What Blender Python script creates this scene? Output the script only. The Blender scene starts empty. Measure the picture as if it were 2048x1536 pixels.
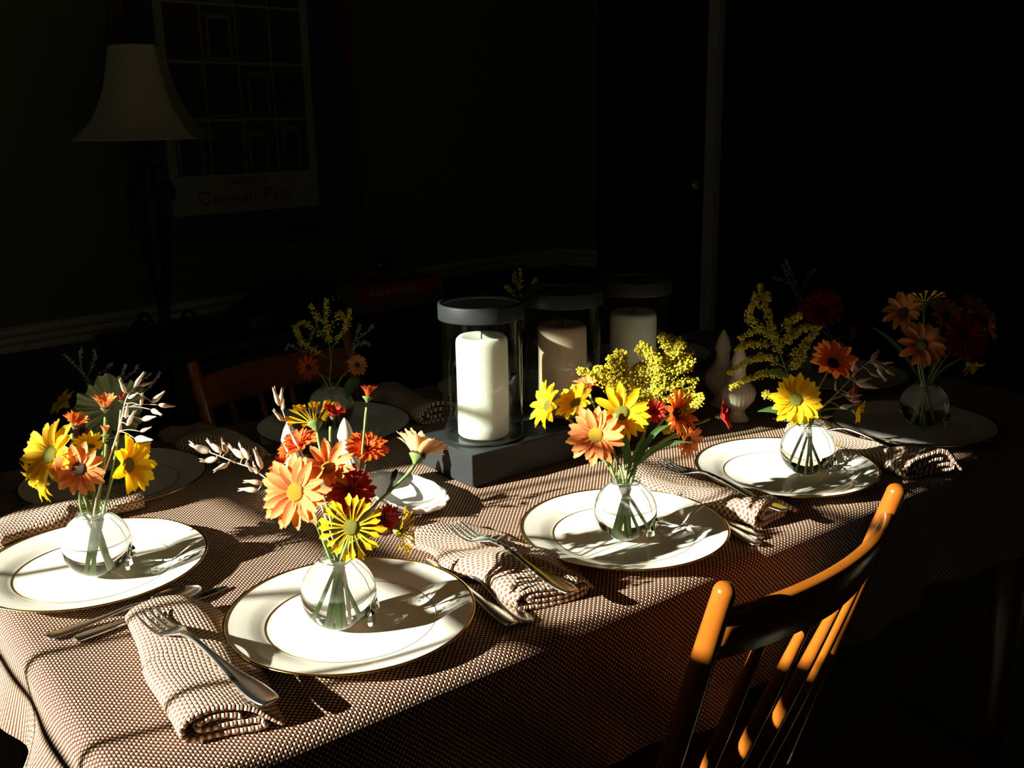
import bpy, bmesh, math, random
from mathutils import Vector, Matrix, Quaternion
PI = math.pi
TZ = 0.74                       # height of the table top above the floor

# ------------------------------------------------------------------ camera, sun, sky, exposure
CAM = [-0.4608, -0.893, 0.5257]
CR = [[0.79039, -0.612348, -0.017682], [0.169296, 0.190598, 0.96696], [-0.588746, -0.767269, 0.254315]]
LENS = 35.448

scene = bpy.context.scene
COL = scene.collection
cam_d = bpy.data.cameras.new('camera'); cam = bpy.data.objects.new('camera', cam_d); COL.objects.link(cam)
cam_d.sensor_width = 36.0; cam_d.lens = LENS; cam_d.clip_start = 0.02; cam_d.clip_end = 60
_r, _u, _b = (Vector(v) for v in CR)
cam.matrix_world = Matrix(((_r.x, _u.x, _b.x, CAM[0]), (_r.y, _u.y, _b.y, CAM[1]), (_r.z, _u.z, _b.z, CAM[2] + TZ), (0, 0, 0, 1)))
scene.camera = cam

SUN_AZ, SUN_EL = math.radians(-12.5), math.radians(23.0)      # direction the light travels in plan, height of the sun
sun_d = bpy.data.lights.new('sun', 'SUN'); sun = bpy.data.objects.new('sun', sun_d); COL.objects.link(sun)
SUN_DIR = Vector((math.cos(SUN_AZ) * math.cos(SUN_EL), math.sin(SUN_AZ) * math.cos(SUN_EL), -math.sin(SUN_EL)))
sun.rotation_euler = SUN_DIR.to_track_quat('-Z', 'Y').to_euler()
sun.location = (-6, 1, 5)
sun_d.energy = 21.0; sun_d.angle = math.radians(0.53); sun_d.color = (1.0, 0.93, 0.80)

world = bpy.data.worlds.new('world'); scene.world = world; world.use_nodes = True
wn = world.node_tree.nodes; wl = world.node_tree.links
wn['Background'].inputs[0].default_value = (0.62, 0.80, 1.0, 1); wn['Background'].inputs[1].default_value = 0.26

scene.view_settings.view_transform = 'Standard'; scene.view_settings.look = 'None'
scene.view_settings.exposure = 0.0; scene.view_settings.gamma = 1.0; scene.view_settings.use_curve_mapping = False
cy = scene.cycles
cy.max_bounces = 14; cy.transmission_bounces = 12; cy.transparent_max_bounces = 24; cy.diffuse_bounces = 5; cy.glossy_bounces = 5
cy.caustics_refractive = True; cy.caustics_reflective = True; cy.sample_clamp_indirect = 8.0; cy.blur_glossy = 0.6
sun_d.cycles.is_caustics_light = True

# ------------------------------------------------------------------ materials
def new_mat(name):
    m = bpy.data.materials.new(name); m.use_nodes = True
    return m, m.node_tree.nodes, m.node_tree.links, m.node_tree.nodes['Principled BSDF']

def mat(name, col, rough=0.5, metal=0.0, spec=0.5, bump=None, vary=None, trans=None, coat=0.0, sss=None):
    m, n, l, p = new_mat(name)
    p.inputs['Base Color'].default_value = (*col, 1); p.inputs['Roughness'].default_value = rough
    p.inputs['Metallic'].default_value = metal; p.inputs['Specular IOR Level'].default_value = spec
    p.inputs['Coat Weight'].default_value = coat
    if sss:
        p.inputs['Subsurface Weight'].default_value = sss[0]; p.inputs['Subsurface Radius'].default_value = sss[1]; p.inputs['Subsurface Scale'].default_value = sss[2]
    tc = n.new('ShaderNodeTexCoord')
    if vary:                                     # (scale, second colour)
        t = n.new('ShaderNodeTexNoise'); t.inputs['Scale'].default_value = vary[0]; t.inputs['Detail'].default_value = 4
        l.new(tc.outputs['Object'], t.inputs['Vector'])
        mx = n.new('ShaderNodeMix'); mx.data_type = 'RGBA'
        mx.inputs[6].default_value = (*col, 1); mx.inputs[7].default_value = (*vary[1], 1)
        l.new(t.outputs['Fac'], mx.inputs[0]); l.new(mx.outputs[2], p.inputs['Base Color'])
    if bump:                                     # (scale, strength, distance)
        t = n.new('ShaderNodeTexNoise'); t.inputs['Scale'].default_value = bump[0]; t.inputs['Detail'].default_value = 3
        l.new(tc.outputs['Object'], t.inputs['Vector'])
        b = n.new('ShaderNodeBump'); b.inputs['Strength'].default_value = bump[1]; b.inputs['Distance'].default_value = bump[2]
        l.new(t.outputs['Fac'], b.inputs['Height']); l.new(b.outputs['Normal'], p.inputs['Normal'])
    if trans:                                    # share of light let through (petals, leaves, shades)
        tr = n.new('ShaderNodeBsdfTranslucent'); tr.inputs['Color'].default_value = (*(trans[1] if len(trans) > 1 else col), 1)
        ms = n.new('ShaderNodeMixShader'); ms.inputs[0].default_value = trans[0]
        l.new(p.outputs[0], ms.inputs[1]); l.new(tr.outputs[0], ms.inputs[2]); l.new(ms.outputs[0], n['Material Output'].inputs[0])
    return m

def math_node(n, l, op, a, b=None):
    k = n.new('ShaderNodeMath'); k.operation = op
    for i, v in enumerate((a, b)):
        if v is None: continue
        if isinstance(v, (int, float)): k.inputs[i].default_value = v
        else: l.new(v, k.inputs[i])
    return k.outputs[0]

def weave(name, pitch, dark, light, lo=-0.05, hi=0.45, bump=0.0016):
    """basket weave: pale slubs over brown threads, raised, laid out on the cloth's own flat coordinates"""
    m, n, l, p = new_mat(name)
    uv = n.new('ShaderNodeUVMap'); uv.uv_map = 'UVMap'
    ns = n.new('ShaderNodeTexNoise'); ns.inputs['Scale'].default_value = 55; ns.inputs['Detail'].default_value = 2
    l.new(uv.outputs[0], ns.inputs['Vector'])
    sep = n.new('ShaderNodeSeparateXYZ'); l.new(uv.outputs[0], sep.inputs[0])
    jit = math_node(n, l, 'MULTIPLY', math_node(n, l, 'SUBTRACT', ns.outputs['Fac'], 0.5), 1.1)
    sx = math_node(n, l, 'SINE', math_node(n, l, 'ADD', math_node(n, l, 'MULTIPLY', sep.outputs[0], PI / pitch), jit))
    sy = math_node(n, l, 'SINE', math_node(n, l, 'ADD', math_node(n, l, 'MULTIPLY', sep.outputs[1], PI / pitch), jit))
    v = math_node(n, l, 'MULTIPLY', sx, sy)
    mr = n.new('ShaderNodeMapRange'); mr.inputs[1].default_value = lo; mr.inputs[2].default_value = hi; mr.interpolation_type = 'SMOOTHSTEP'
    l.new(v, mr.inputs[0])
    mx = n.new('ShaderNodeMix'); mx.data_type = 'RGBA'; mx.inputs[6].default_value = (*dark, 1); mx.inputs[7].default_value = (*light, 1)
    l.new(mr.outputs[0], mx.inputs[0]); l.new(mx.outputs[2], p.inputs['Base Color'])
    p.inputs['Roughness'].default_value = 0.85; p.inputs['Specular IOR Level'].default_value = 0.15
    b = n.new('ShaderNodeBump'); b.inputs['Strength'].default_value = 0.9; b.inputs['Distance'].default_value = bump
    l.new(math_node(n, l, 'POWER', math_node(n, l, 'ABSOLUTE', v), 0.6), b.inputs['Height']); l.new(b.outputs['Normal'], p.inputs['Normal'])
    return m

def wood(name, a, b, rough=0.3, scale=9.0, axis=2, spec=0.5):
    m, n, l, p = new_mat(name)
    tc = n.new('ShaderNodeTexCoord'); mp = n.new('ShaderNodeMapping')
    s = [scale * 3] * 3; s[axis] = scale * 0.25; mp.inputs['Scale'].default_value = s
    l.new(tc.outputs['Object'], mp.inputs['Vector'])
    t = n.new('ShaderNodeTexNoise'); t.inputs['Scale'].default_value = 2; t.inputs['Detail'].default_value = 6; l.new(mp.outputs[0], t.inputs['Vector'])
    mx = n.new('ShaderNodeMix'); mx.data_type = 'RGBA'; mx.inputs[6].default_value = (*a, 1); mx.inputs[7].default_value = (*b, 1)
    l.new(t.outputs['Fac'], mx.inputs[0]); l.new(mx.outputs[2], p.inputs['Base Color'])
    p.inputs['Roughness'].default_value = rough; p.inputs['Specular IOR Level'].default_value = spec
    return m

def thin_glass(name, tint=(1, 1, 1), refl=1.0, rough=0.0):
    """a pane too thin to bend light: it lets light through and mirrors by Fresnel"""
    m, n, l, p = new_mat(name); n.remove(p)
    tr = n.new('ShaderNodeBsdfTransparent'); tr.inputs[0].default_value = (*tint, 1)
    gl = n.new('ShaderNodeBsdfGlossy'); gl.inputs['Roughness'].default_value = rough
    lw = n.new('ShaderNodeLayerWeight'); lw.inputs['Blend'].default_value = 0.5      # Facing = 1 - |cos|: Schlick's Fresnel, the same from both sides
    f = math_node(n, l, 'MULTIPLY', math_node(n, l, 'ADD', math_node(n, l, 'MULTIPLY', math_node(n, l, 'POWER', lw.outputs['Facing'], 5.0), 0.96), 0.04), refl)
    ms = n.new('ShaderNodeMixShader'); l.new(f, ms.inputs[0]); l.new(tr.outputs[0], ms.inputs[1]); l.new(gl.outputs[0], ms.inputs[2])
    l.new(ms.outputs[0], n['Material Output'].inputs[0])
    return m

def refract(name, ior, col=(1, 1, 1), fog=None):
    m, n, l, p = new_mat(name)
    p.inputs['Base Color'].default_value = (*col, 1); p.inputs['Roughness'].default_value = 0.0
    p.inputs['IOR'].default_value = ior; p.inputs['Transmission Weight'].default_value = 1.0
    if fog:                                      # droplets on the glass above the waterline
        tc = n.new('ShaderNodeTexCoord'); sp = n.new('ShaderNodeSeparateXYZ'); l.new(tc.outputs['Object'], sp.inputs[0])
        nz = n.new('ShaderNodeTexNoise'); nz.inputs['Scale'].default_value = 70; nz.inputs['Detail'].default_value = 3; l.new(tc.outputs['Object'], nz.inputs['Vector'])
        mr = n.new('ShaderNodeMapRange'); mr.inputs[1].default_value = fog[0] - .0012; mr.inputs[2].default_value = fog[0] + .0012; mr.inputs[4].default_value = fog[1]
        l.new(math_node(n, l, 'ADD', sp.outputs[2], math_node(n, l, 'MULTIPLY', nz.outputs['Fac'], .006)), mr.inputs[0])
        ff = math_node(n, l, 'MULTIPLY', mr.outputs[0], math_node(n, l, 'ADD', math_node(n, l, 'MULTIPLY', nz.outputs['Fac'], 1.2), .4))
        df = n.new('ShaderNodeBsdfDiffuse'); df.inputs[0].default_value = (.85, .87, .82, 1); tl = n.new('ShaderNodeBsdfTranslucent'); tl.inputs[0].default_value = (.85, .87, .82, 1)
        m1 = n.new('ShaderNodeMixShader'); l.new(df.outputs[0], m1.inputs[1]); l.new(tl.outputs[0], m1.inputs[2])
        m2 = n.new('ShaderNodeMixShader'); l.new(ff, m2.inputs[0]); l.new(p.outputs[0], m2.inputs[1]); l.new(m1.outputs[0], m2.inputs[2]); l.new(m2.outputs[0], n['Material Output'].inputs[0])
    return m

M = {
    'wall': mat('green wall paint', (0.12, 0.155, 0.08), 0.8, spec=0.2, bump=(300, .15, .001)),
    'dado': mat('dark teal dado paint', (0.05, 0.085, 0.075), 0.8, spec=0.2, bump=(300, .15, .001)),
    'cream': mat('cream trim paint', (0.60, 0.53, 0.38), 0.5),
    'ceiling': mat('ceiling paint', (0.25, 0.24, 0.20), 0.9, spec=0.1),
    'carpet': mat('beige carpet', (0.46, 0.40, 0.28), 0.95, spec=0.05, bump=(900, .8, .004), vary=(600, (0.34, 0.29, 0.20))),
    'cloth': weave('tablecloth weave', 0.0032, (0.110, 0.042, 0.022), (0.86, 0.64, 0.45), 0.0, 0.42, bump=0.0015),
    'napkin': weave('napkin weave', 0.0036, (0.22, 0.10, 0.058), (0.86, 0.68, 0.50), -0.45, 0.25, 0.0020),
    'china': mat('ivory china', (0.86, 0.84, 0.74), 0.12, coat=0.3),
    'gold': mat('gold rim', (0.62, 0.36, 0.08), 0.22, metal=1.0),
    'brownline': mat('fine brown gilt line', (0.30, 0.18, 0.07), 0.35, metal=0.6),
    'steel': mat('polished silver', (0.72, 0.72, 0.71), 0.24, metal=1.0),
    'wax': mat('white candle wax', (0.88, 0.86, 0.78), 0.45, sss=(0.6, (0.8, 0.7, 0.5), 0.02)),
    'waxpeach': mat('beige candle wax', (0.74, 0.55, 0.42), 0.45, sss=(0.5, (0.8, 0.5, 0.3), 0.02)),
    'wick': mat('black wick', (0.02, 0.018, 0.015), 0.9),
    'slate': mat('slate grey painted metal', (0.018, 0.021, 0.023), 0.5, spec=0.2),
    'tray': mat('charcoal painted wood', (0.020, 0.023, 0.025), 0.5, spec=0.25, bump=(400, .1, .0006)),
    'thin': thin_glass('clear thin glass', (0.98, 0.99, 0.98), 1.0),
    'hurr': thin_glass('hurricane glass', (0.90, 0.93, 0.91), 1.0),
    'pane': thin_glass('window glass', (0.97, 0.99, 0.98), 0.6),
    'water': refract('clear glass and water', 1.35, (0.97, 1.0, 0.97), (.050, .26)),
    'crystal': refract('cut crystal', 1.5),
    'wire': mat('silver wire', (0.8, 0.8, 0.78), 0.2, metal=1.0),
    'chairwood': wood('honey maple', (0.33, 0.100, 0.010), (0.23, 0.062, 0.006), 0.22, 10, 2),
    'tablewood': wood('red-brown table wood', (0.10, 0.035, 0.018), (0.06, 0.02, 0.01), 0.35, 6, 0),
    'darkwood': wood('dark sideboard wood', (0.018, 0.012, 0.009), (0.010, 0.007, 0.005), 0.35, 6, 0),
    'doorwood': wood('mahogany door', (0.060, 0.020, 0.010), (0.040, 0.012, 0.007), 0.4, 5, 2),
    'framewood': wood('brown frame wood', (0.16, 0.08, 0.03), (0.09, 0.045, 0.018), 0.4, 12, 0),
    'iron': mat('black wrought iron', (0.012, 0.012, 0.012), 0.5, spec=0.4),
    'shade': mat('cream lampshade cloth', (0.62, 0.55, 0.34), 0.85, spec=0.1, trans=(0.15,), bump=(900, .2, .0008)),
    'mat': mat('teal picture mat', (0.020, 0.055, 0.058), 0.8),
    'paper': mat('grey-green poster paper', (0.30, 0.29, 0.20), 0.7, spec=0.2),
    'ink': mat('brown poster ink', (0.04, 0.035, 0.022), 0.7),
    'printdark': mat('dark printed photograph', (0.035, 0.035, 0.030), 0.6, vary=(25, (0.075, 0.07, 0.05))),
    'printbrick': mat('brick-red printed photograph', (0.075, 0.040, 0.030), 0.6, vary=(30, (0.05, 0.035, 0.03))),
    'printdoor': mat('printed door', (0.022, 0.028, 0.034), 0.6),
    'printtrim': mat('printed door surround', (0.17, 0.16, 0.11), 0.6),
    'redbook': mat('red book cloth', (0.33, 0.022, 0.014), 0.6),
    'brownbook': mat('brown book cloth', (0.15, 0.075, 0.04), 0.6),
    'blue': mat('blue spine patch', (0.03, 0.07, 0.16), 0.6),
    'pages': mat('book pages', (0.22, 0.19, 0.14), 0.8),
    'spineink': mat('pale spine lettering', (0.62, 0.50, 0.40), 0.6),
    'bowl': mat('grey stoneware', (0.14, 0.13, 0.10), 0.6),
    'blackgloss': mat('glossy black', (0.01, 0.01, 0.01), 0.12),
    'leather': mat('black leather', (0.012, 0.011, 0.010), 0.45, bump=(200, .3, .001)),
    'porcelain': mat('cream porcelain', (0.66, 0.58, 0.46), 0.3),
    'dish': mat('white porcelain dish', (0.88, 0.87, 0.82), 0.15, coat=0.4),
    'stem': mat('pale green stem', (0.20, 0.30, 0.09), 0.6, trans=(0.15,)),
    'leaf': mat('green leaf', (0.055, 0.13, 0.035), 0.55, trans=(0.3, (0.10, 0.22, 0.03))),
    'calyx': mat('green calyx', (0.13, 0.20, 0.05), 0.6),
    'yellow': mat('yellow petal', (0.86, 0.56, 0.012), 0.6, spec=0.2, trans=(0.38, (0.86, 0.50, 0.01))),
    'salmon': mat('salmon petal', (0.80, 0.28, 0.085), 0.6, spec=0.2, trans=(0.35, (0.85, 0.22, 0.04)), vary=(90, (0.84, 0.36, 0.13))),
    'peach': mat('peach petal', (0.86, 0.55, 0.28), 0.6, spec=0.2, trans=(0.35, (0.86, 0.40, 0.12))),
    'orange': mat('orange-red petal', (0.68, 0.125, 0.018), 0.6, spec=0.2, trans=(0.35, (0.75, 0.08, 0.01))),
    'red': mat('maroon petal', (0.34, 0.022, 0.012), 0.55, spec=0.3, trans=(0.3, (0.5, 0.012, 0.005))),
    'bronze': mat('bronze petal', (0.62, 0.25, 0.06), 0.6, spec=0.2, trans=(0.3, (0.6, 0.2, 0.03))),
    'disc_green': mat('green-yellow eye', (0.30, 0.30, 0.02), 0.8, bump=(1500, 1.0, .002)),
    'disc_yellow': mat('yellow eye', (0.72, 0.46, 0.01), 0.8, bump=(1500, 1.0, .002)),
    'disc_brown': mat('brown eye', (0.13, 0.06, 0.02), 0.8, bump=(1500, 1.0, .002)),
    'goldflower': mat('goldenrod floret', (0.74, 0.60, 0.045), 0.8, spec=0.1, trans=(0.15,), vary=(160, (0.60, 0.55, 0.07))),
    'lavflower': mat('lavender floret', (0.30, 0.26, 0.34), 0.7, trans=(0.2,)),
    'oat': mat('straw oat husk', (0.86, 0.74, 0.56), 0.55, trans=(0.25, (0.8, 0.6, 0.4)), vary=(120, (0.74, 0.56, 0.42))),
    'kale': mat('pale green ruffle', (0.42, 0.52, 0.27), 0.7, trans=(0.3,)),
    'blocker': mat('beige curtain cloth', (0.45, 0.40, 0.30), 0.9, spec=0.1),  # only for the added sheet that blocks sun at the left window
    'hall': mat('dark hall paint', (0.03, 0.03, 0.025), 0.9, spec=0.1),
    'outside': mat('outside lawn', (0.06, 0.09, 0.03), 0.95, spec=0.05),
}

# ------------------------------------------------------------------ mesh helpers
def link(o, parent=None):
    COL.objects.link(o)
    if parent is not None: o.parent = parent
    return o

def mesh(name, verts, faces, m, smooth=True, uvs=None):
    me = bpy.data.meshes.new(name); me.from_pydata([tuple(v) for v in verts], [], faces)
    if m is not None: me.materials.append(m)
    me.polygons.foreach_set('use_smooth', [smooth] * len(me.polygons))
    if uvs:
        ul = me.uv_layers.new(name='UVMap')
        for lp in me.loops: ul.data[lp.index].uv = uvs[lp.vertex_index]
    me.update(); return me

def obj(name, me, parent=None, loc=None, rot=None):
    o = bpy.data.objects.new(name, me); link(o, parent)
    if loc is not None: o.location = loc
    if rot is not None: o.rotation_euler = rot
    return o

def thing(name, label, cat, loc=(0, 0, 0), rotz=0.0, group=None):
    o = bpy.data.objects.new(name, None); o.empty_display_size = 0.02; link(o)
    o.location = loc; o.rotation_euler = (0, 0, rotz)
    return tag(o, label, cat, group)

def tag(o, label, cat, group=None):
    o['label'] = label; o['category'] = cat
    if group: o['group'] = group
    return o

class MB:
    """collects shapes of ONE part"""
    def __init__(s): s.v = []; s.f = []
    def add(s, v, f):
        k = len(s.v); s.v += [tuple(x) for x in v]; s.f += [tuple(i + k for i in q) for q in f]; return s
    def mesh(s, name, m, smooth=True): return mesh(name, s.v, s.f, m, smooth)

def lathe(prof, n=48, closed=False, wob=None):
    v = []; f = []
    for (r, z) in prof:
        for i in range(n):
            a = 2 * PI * i / n
            k = r * (wob(a, z) if wob else 1)
            v.append((k * math.cos(a), k * math.sin(a), z))
    m = len(prof)
    for j in range(m - 1 + (1 if closed else 0)):
        for i in range(n):
            a, b = j * n + i, j * n + (i + 1) % n; j2 = (j + 1) % m
            f.append((a, b, j2 * n + (i + 1) % n, j2 * n + i))
    return v, f

def tube(pts, rad, n=8, cap=True):
    pts = [Vector(p) for p in pts]; k = len(pts)
    if isinstance(rad, (int, float)): rad = [rad] * k
    v = []; f = []; prev = None
    for i, p in enumerate(pts):
        t = (pts[min(i + 1, k - 1)] - pts[max(i - 1, 0)])
        t = t.normalized() if t.length > 1e-9 else Vector((0, 0, 1))
        if prev is None:
            a = t.orthogonal().normalized()
        else:
            a = (prev - t * prev.dot(t)); a = a.normalized() if a.length > 1e-6 else t.orthogonal().normalized()
        prev = a; b = t.cross(a)
        for q in range(n):
            w = 2 * PI * q / n; v.append(p + (a * math.cos(w) + b * math.sin(w)) * rad[i])
    for i in range(k - 1):
        for q in range(n):
            f.append((i * n + q, i * n + (q + 1) % n, (i + 1) * n + (q + 1) % n, (i + 1) * n + q))
    if cap:
        f.append(tuple(range(n - 1, -1, -1))); f.append(tuple((k - 1) * n + q for q in range(n)))
    return v, f

def smooth_path(pts, sub=6):
    pts = [Vector(p) for p in pts]; out = []
    for i in range(len(pts) - 1):
        p0, p1, p2, p3 = pts[max(i - 1, 0)], pts[i], pts[i + 1], pts[min(i + 2, len(pts) - 1)]
        for s in range(sub):
            t = s / sub
            out.append(0.5 * ((2 * p1) + (p2 - p0) * t + (2 * p0 - 5 * p1 + 4 * p2 - p3) * t * t + (3 * p1 - p0 - 3 * p2 + p3) * t ** 3))
    out.append(pts[-1]); return out

def box(x0, x1, y0, y1, z0, z1):
    v = [(x0, y0, z0), (x1, y0, z0), (x1, y1, z0), (x0, y1, z0), (x0, y0, z1), (x1, y0, z1), (x1, y1, z1), (x0, y1, z1)]
    return v, [(3, 2, 1, 0), (4, 5, 6, 7), (0, 1, 5, 4), (1, 2, 6, 5), (2, 3, 7, 6), (3, 0, 4, 7)]

def bevel_mesh(name, vf, m, w=0.002, seg=2, smooth=False):
    bm = bmesh.new(); vs = [bm.verts.new(p) for p in vf[0]]
    for q in vf[1]: bm.faces.new([vs[i] for i in q])
    bmesh.ops.bevel(bm, geom=bm.edges[:], offset=w, segments=seg, affect='EDGES', profile=0.6)
    bmesh.ops.recalc_face_normals(bm, faces=bm.faces[:])
    me = bpy.data.meshes.new(name); bm.to_mesh(me); bm.free(); me.materials.append(m)
    me.polygons.foreach_set('use_smooth', [smooth] * len(me.polygons)); return me

def loft(sections, caps=True):
    """rings of equal length joined into one skin"""
    n = len(sections[0]); v = [p for s in sections for p in s]; f = []
    for i in range(len(sections) - 1):
        for q in range(n): f.append((i * n + q, i * n + (q + 1) % n, (i + 1) * n + (q + 1) % n, (i + 1) * n + q))
    if caps: f.append(tuple(range(n - 1, -1, -1))); f.append(tuple((len(sections) - 1) * n + q for q in range(n)))
    return v, f

CACHE = {}
def cached(key, fn):
    if key not in CACHE: CACHE[key] = fn()
    return CACHE[key]

# ------------------------------------------------------------------ the room
RA = math.radians(6.683)                       # the room is turned a little against the table
A0 = Vector((0.07, 2.048, 0)); RD = Vector((math.cos(RA), math.sin(RA), 0)); RN = Vector((-math.sin(RA), math.cos(RA), 0))
def room(s, w, z): return A0 + RD * s - RN * w + Vector((0, 0, z + TZ))      # s along the back wall, w out into the room, z above table height
ROOM_ROT = (0, 0, RA)
def rbox(s0, s1, w0, w1, z0, z1): return box(s0, s1, -w1, -w0, z0 + TZ, z1 + TZ)
def struct(name, shapes, m, parent=None, bevel=None):
    mb = MB()
    for sh in shapes: mb.add(*sh)
    me = mb.mesh(name, m, False)
    o = obj(name, me, parent)
    if parent is None: o.location = A0; o.rotation_euler = ROOM_ROT; o['kind'] = 'structure'
    return o
SL, SR, WF, ZC, ZF = -1.85, 2.217, 5.0, 1.72, -TZ
struct('floor', [rbox(SL - .15, SR + 2.2, -.15, WF + .15, ZF - .1, ZF)], M['carpet'])
struct('ceiling', [rbox(SL - .15, SR + 2.2, -.15, WF + .15, ZC, ZC + .1)], M['ceiling'])
struct('wall_back', [rbox(SL - .15, SR + .15, -.12, 0, -.06, ZC), rbox(SL - .15, SR + .15, -.12, -.002, ZF, -.06)], M['wall'])
FW0, FW1, FZA, FZB = -.30, .50, .25, 1.15
struct('wall_front', [rbox(SL - .15, FW0, WF, WF + .12, ZF, ZC), rbox(FW1, SR + 2.2, WF, WF + .12, ZF, ZC), rbox(FW0, FW1, WF, WF + .12, ZF, FZA), rbox(FW0, FW1, WF, WF + .12, FZB, ZC)], M['wall'])
win2 = struct('window_2', [rbox(FW0, FW0 + .04, WF + .04, WF + .08, FZA, FZB), rbox(FW1 - .04, FW1, WF + .04, WF + .08, FZA, FZB), rbox(FW0, FW1, WF + .04, WF + .08, FZA, FZA + .04), rbox(FW0, FW1, WF + .04, WF + .08, FZB - .04, FZB)], M['cream'])
struct('meeting_rail', [rbox(FW0, FW1, WF + .045, WF + .075, .68, .72)], M['cream'], win2); struct('mullion', [rbox(.09, .11, WF + .05, WF + .07, FZA, FZB)], M['cream'], win2)
for a, b in ((FW0 + .04, .09), (.11, FW1 - .04)):
    for c, e in ((FZA + .04, .68), (.72, FZB - .04)): struct('pane', [rbox(a, b, WF + .058, WF + .061, c, e)], M['pane'], win2)
# left wall with the window the sun comes through
W0, W1, Z0, Z1 = 0.970, 1.797, 0.30, 1.182
struct('wall_left', [rbox(SL - .10, SL, 0, W0, ZF, ZC), rbox(SL - .10, SL, W1, WF, ZF, ZC), rbox(SL - .10, SL, W0, W1, ZF, Z0), rbox(SL - .10, SL, W0, W1, Z1, ZC)], M['wall'])
win = struct('window_1', [rbox(SL - .07, SL - .03, W0, W0 + .012, Z0, Z1), rbox(SL - .07, SL - .03, W1 - .012, W1, Z0, Z1),
                          rbox(SL - .07, SL - .03, W0, W1, Z0, Z0 + .02), rbox(SL - .07, SL - .03, W0, W1, Z1 - .012, Z1)], M['cream'])
for w in (1.162, 1.380, 1.585):
    struct('muntin', [rbox(SL - .058, SL - .046, w - .0048, w + .0048, Z0, Z1)], M['cream'], win)
for z, t in ((1.000, .006), (0.770, .013), (0.54, .006)):
    struct('glazing_bar' if t < .01 else 'meeting_rail', [rbox(SL - .062, SL - .042, W0, W1, z - t, z + t)], M['cream'], win)
cols = (W0, 1.162, 1.380, 1.585, W1); rows = (Z0, .54, .770, 1.000, Z1)
for i in range(4):
    for j in range(4):
        struct('pane', [rbox(SL - .053, SL - .051, cols[i] + .006, cols[i + 1] - .006, rows[j] + .006, rows[j + 1] - .006)], M['pane'], win)
blk = bpy.data.objects.new('sun_blocker', None); link(blk); blk.location = A0; blk.rotation_euler = ROOM_ROT  # added out of view, only to block part of the sun
tag(blk, 'short beige curtain added out of view at the sunny window to shade the near chair', 'blocker')
EDGE = [(.28, 1.730), (.50, 1.727), (.60, 1.718), (.66, 1.688), (.70, 1.668), (.745, 1.663), (.752, 1.80), (.78, 1.90)]  # outline shaped to keep sun off the lower chair post and spindles
cvv = []; cff = []; NC = 30
for z, w0 in EDGE:
    for i in range(NC + 1):
        q = i / NC; w = w0 + (2.02 - w0) * q
        cvv.append((SL + .075 + .018 * math.sin(q * 34 + z * 2), -w, z + TZ))
for j in range(len(EDGE) - 1):
    for i in range(NC): a = j * (NC + 1) + i; cff.append((a, a + 1, a + NC + 2, a + NC + 1))
obj('blocker_sheet', mesh('blocker_sheet', cvv, cff, M['blocker']), blk)
struct('trim_1', [rbox(SL, SL + .05, W0 - .06, W1 + .06, Z0 - .05, Z0)], M['cream'])
# right wall: short green stretch, wooden door, opening into a dark hall
struct('wall_right', [rbox(SR, SR + .12, 0, .20, ZF, ZC), rbox(SR, SR + .12, .20, .76, 1.36, ZC), rbox(SR, SR + .12, .76, 2.5, 1.36, ZC), rbox(SR, SR + .12, 2.5, WF, ZF, ZC)], M['wall'])
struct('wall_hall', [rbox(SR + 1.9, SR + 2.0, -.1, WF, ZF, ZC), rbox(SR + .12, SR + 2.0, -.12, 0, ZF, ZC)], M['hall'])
door = struct('door_1', [rbox(SR + .03, SR + .065, .222, .698, ZF + .01, 1.34)], M['doorwood'])
for (a, b) in ((-.66, -.04), (.06, .62), (.72, 1.26)):
    for (c, e) in ((.29, .44), (.49, .64)):
        struct('panel', [rbox(SR + .018, SR + .03, c, e, a, b)], M['doorwood'], door)
kn = obj('knob', mesh('knob', *lathe([(0, 0), (.012, 0), (.012, .03), (.026, .04), (.03, .055), (.02, .068), (0, .07)], 20), M['gold']), door, (SR + .03, -.665, .28 + TZ), (0, -PI / 2, 0))
struct('trim_2', [rbox(SR - .012, SR + .1, .704, .748, ZF, 1.36)], M['cream'])
struct('trim_3', [rbox(SR - .012, SR + .03, .198, .222, ZF, 1.36), rbox(SR - .012, SR + .03, .198, .748, 1.34, 1.40)], M['doorwood'])
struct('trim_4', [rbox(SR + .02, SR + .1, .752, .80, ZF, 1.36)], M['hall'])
# chair rail, moulded, and painted dado below it
def rail_profile(): return [(0, -.062), (.010, -.062), (.012, -.052), (.009, -.046), (.012, -.040), (.022, -.034), (.022, -.026), (.013, -.020), (.026, -.012), (.030, -.004), (.030, .002), (.022, .006), (0, .008)]
def rail(name, s0, s1, side):
    pr = rail_profile(); secs = []
    for s in (s0, s1):
        secs.append([((s, -q, z + TZ) if side == 'back' else (SR - q, -s, z + TZ)) for q, z in pr])
    v, f = loft(secs); return obj(name, mesh(name, v, f, M['cream'], False))
for o in (rail('trim_5', SL, SR, 'back'), rail('trim_6', 0, .198, 'right')):
    o.location = A0; o.rotation_euler = ROOM_ROT; o['kind'] = 'structure'
struct('wall_dado', [rbox(SL, SR, 0, .004, ZF, -.062), rbox(SR - .004, SR, 0, .198, ZF, -.062)], M['dado'])
struct('baseboard_back', [rbox(SL, SR, 0, .015, ZF, ZF + .11)], M['cream'])
# ground outside the window
struct('floor_outside', [rbox(-14, SL - .2, -8, 12, ZF - .35, ZF - .3)], M['outside'])

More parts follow.
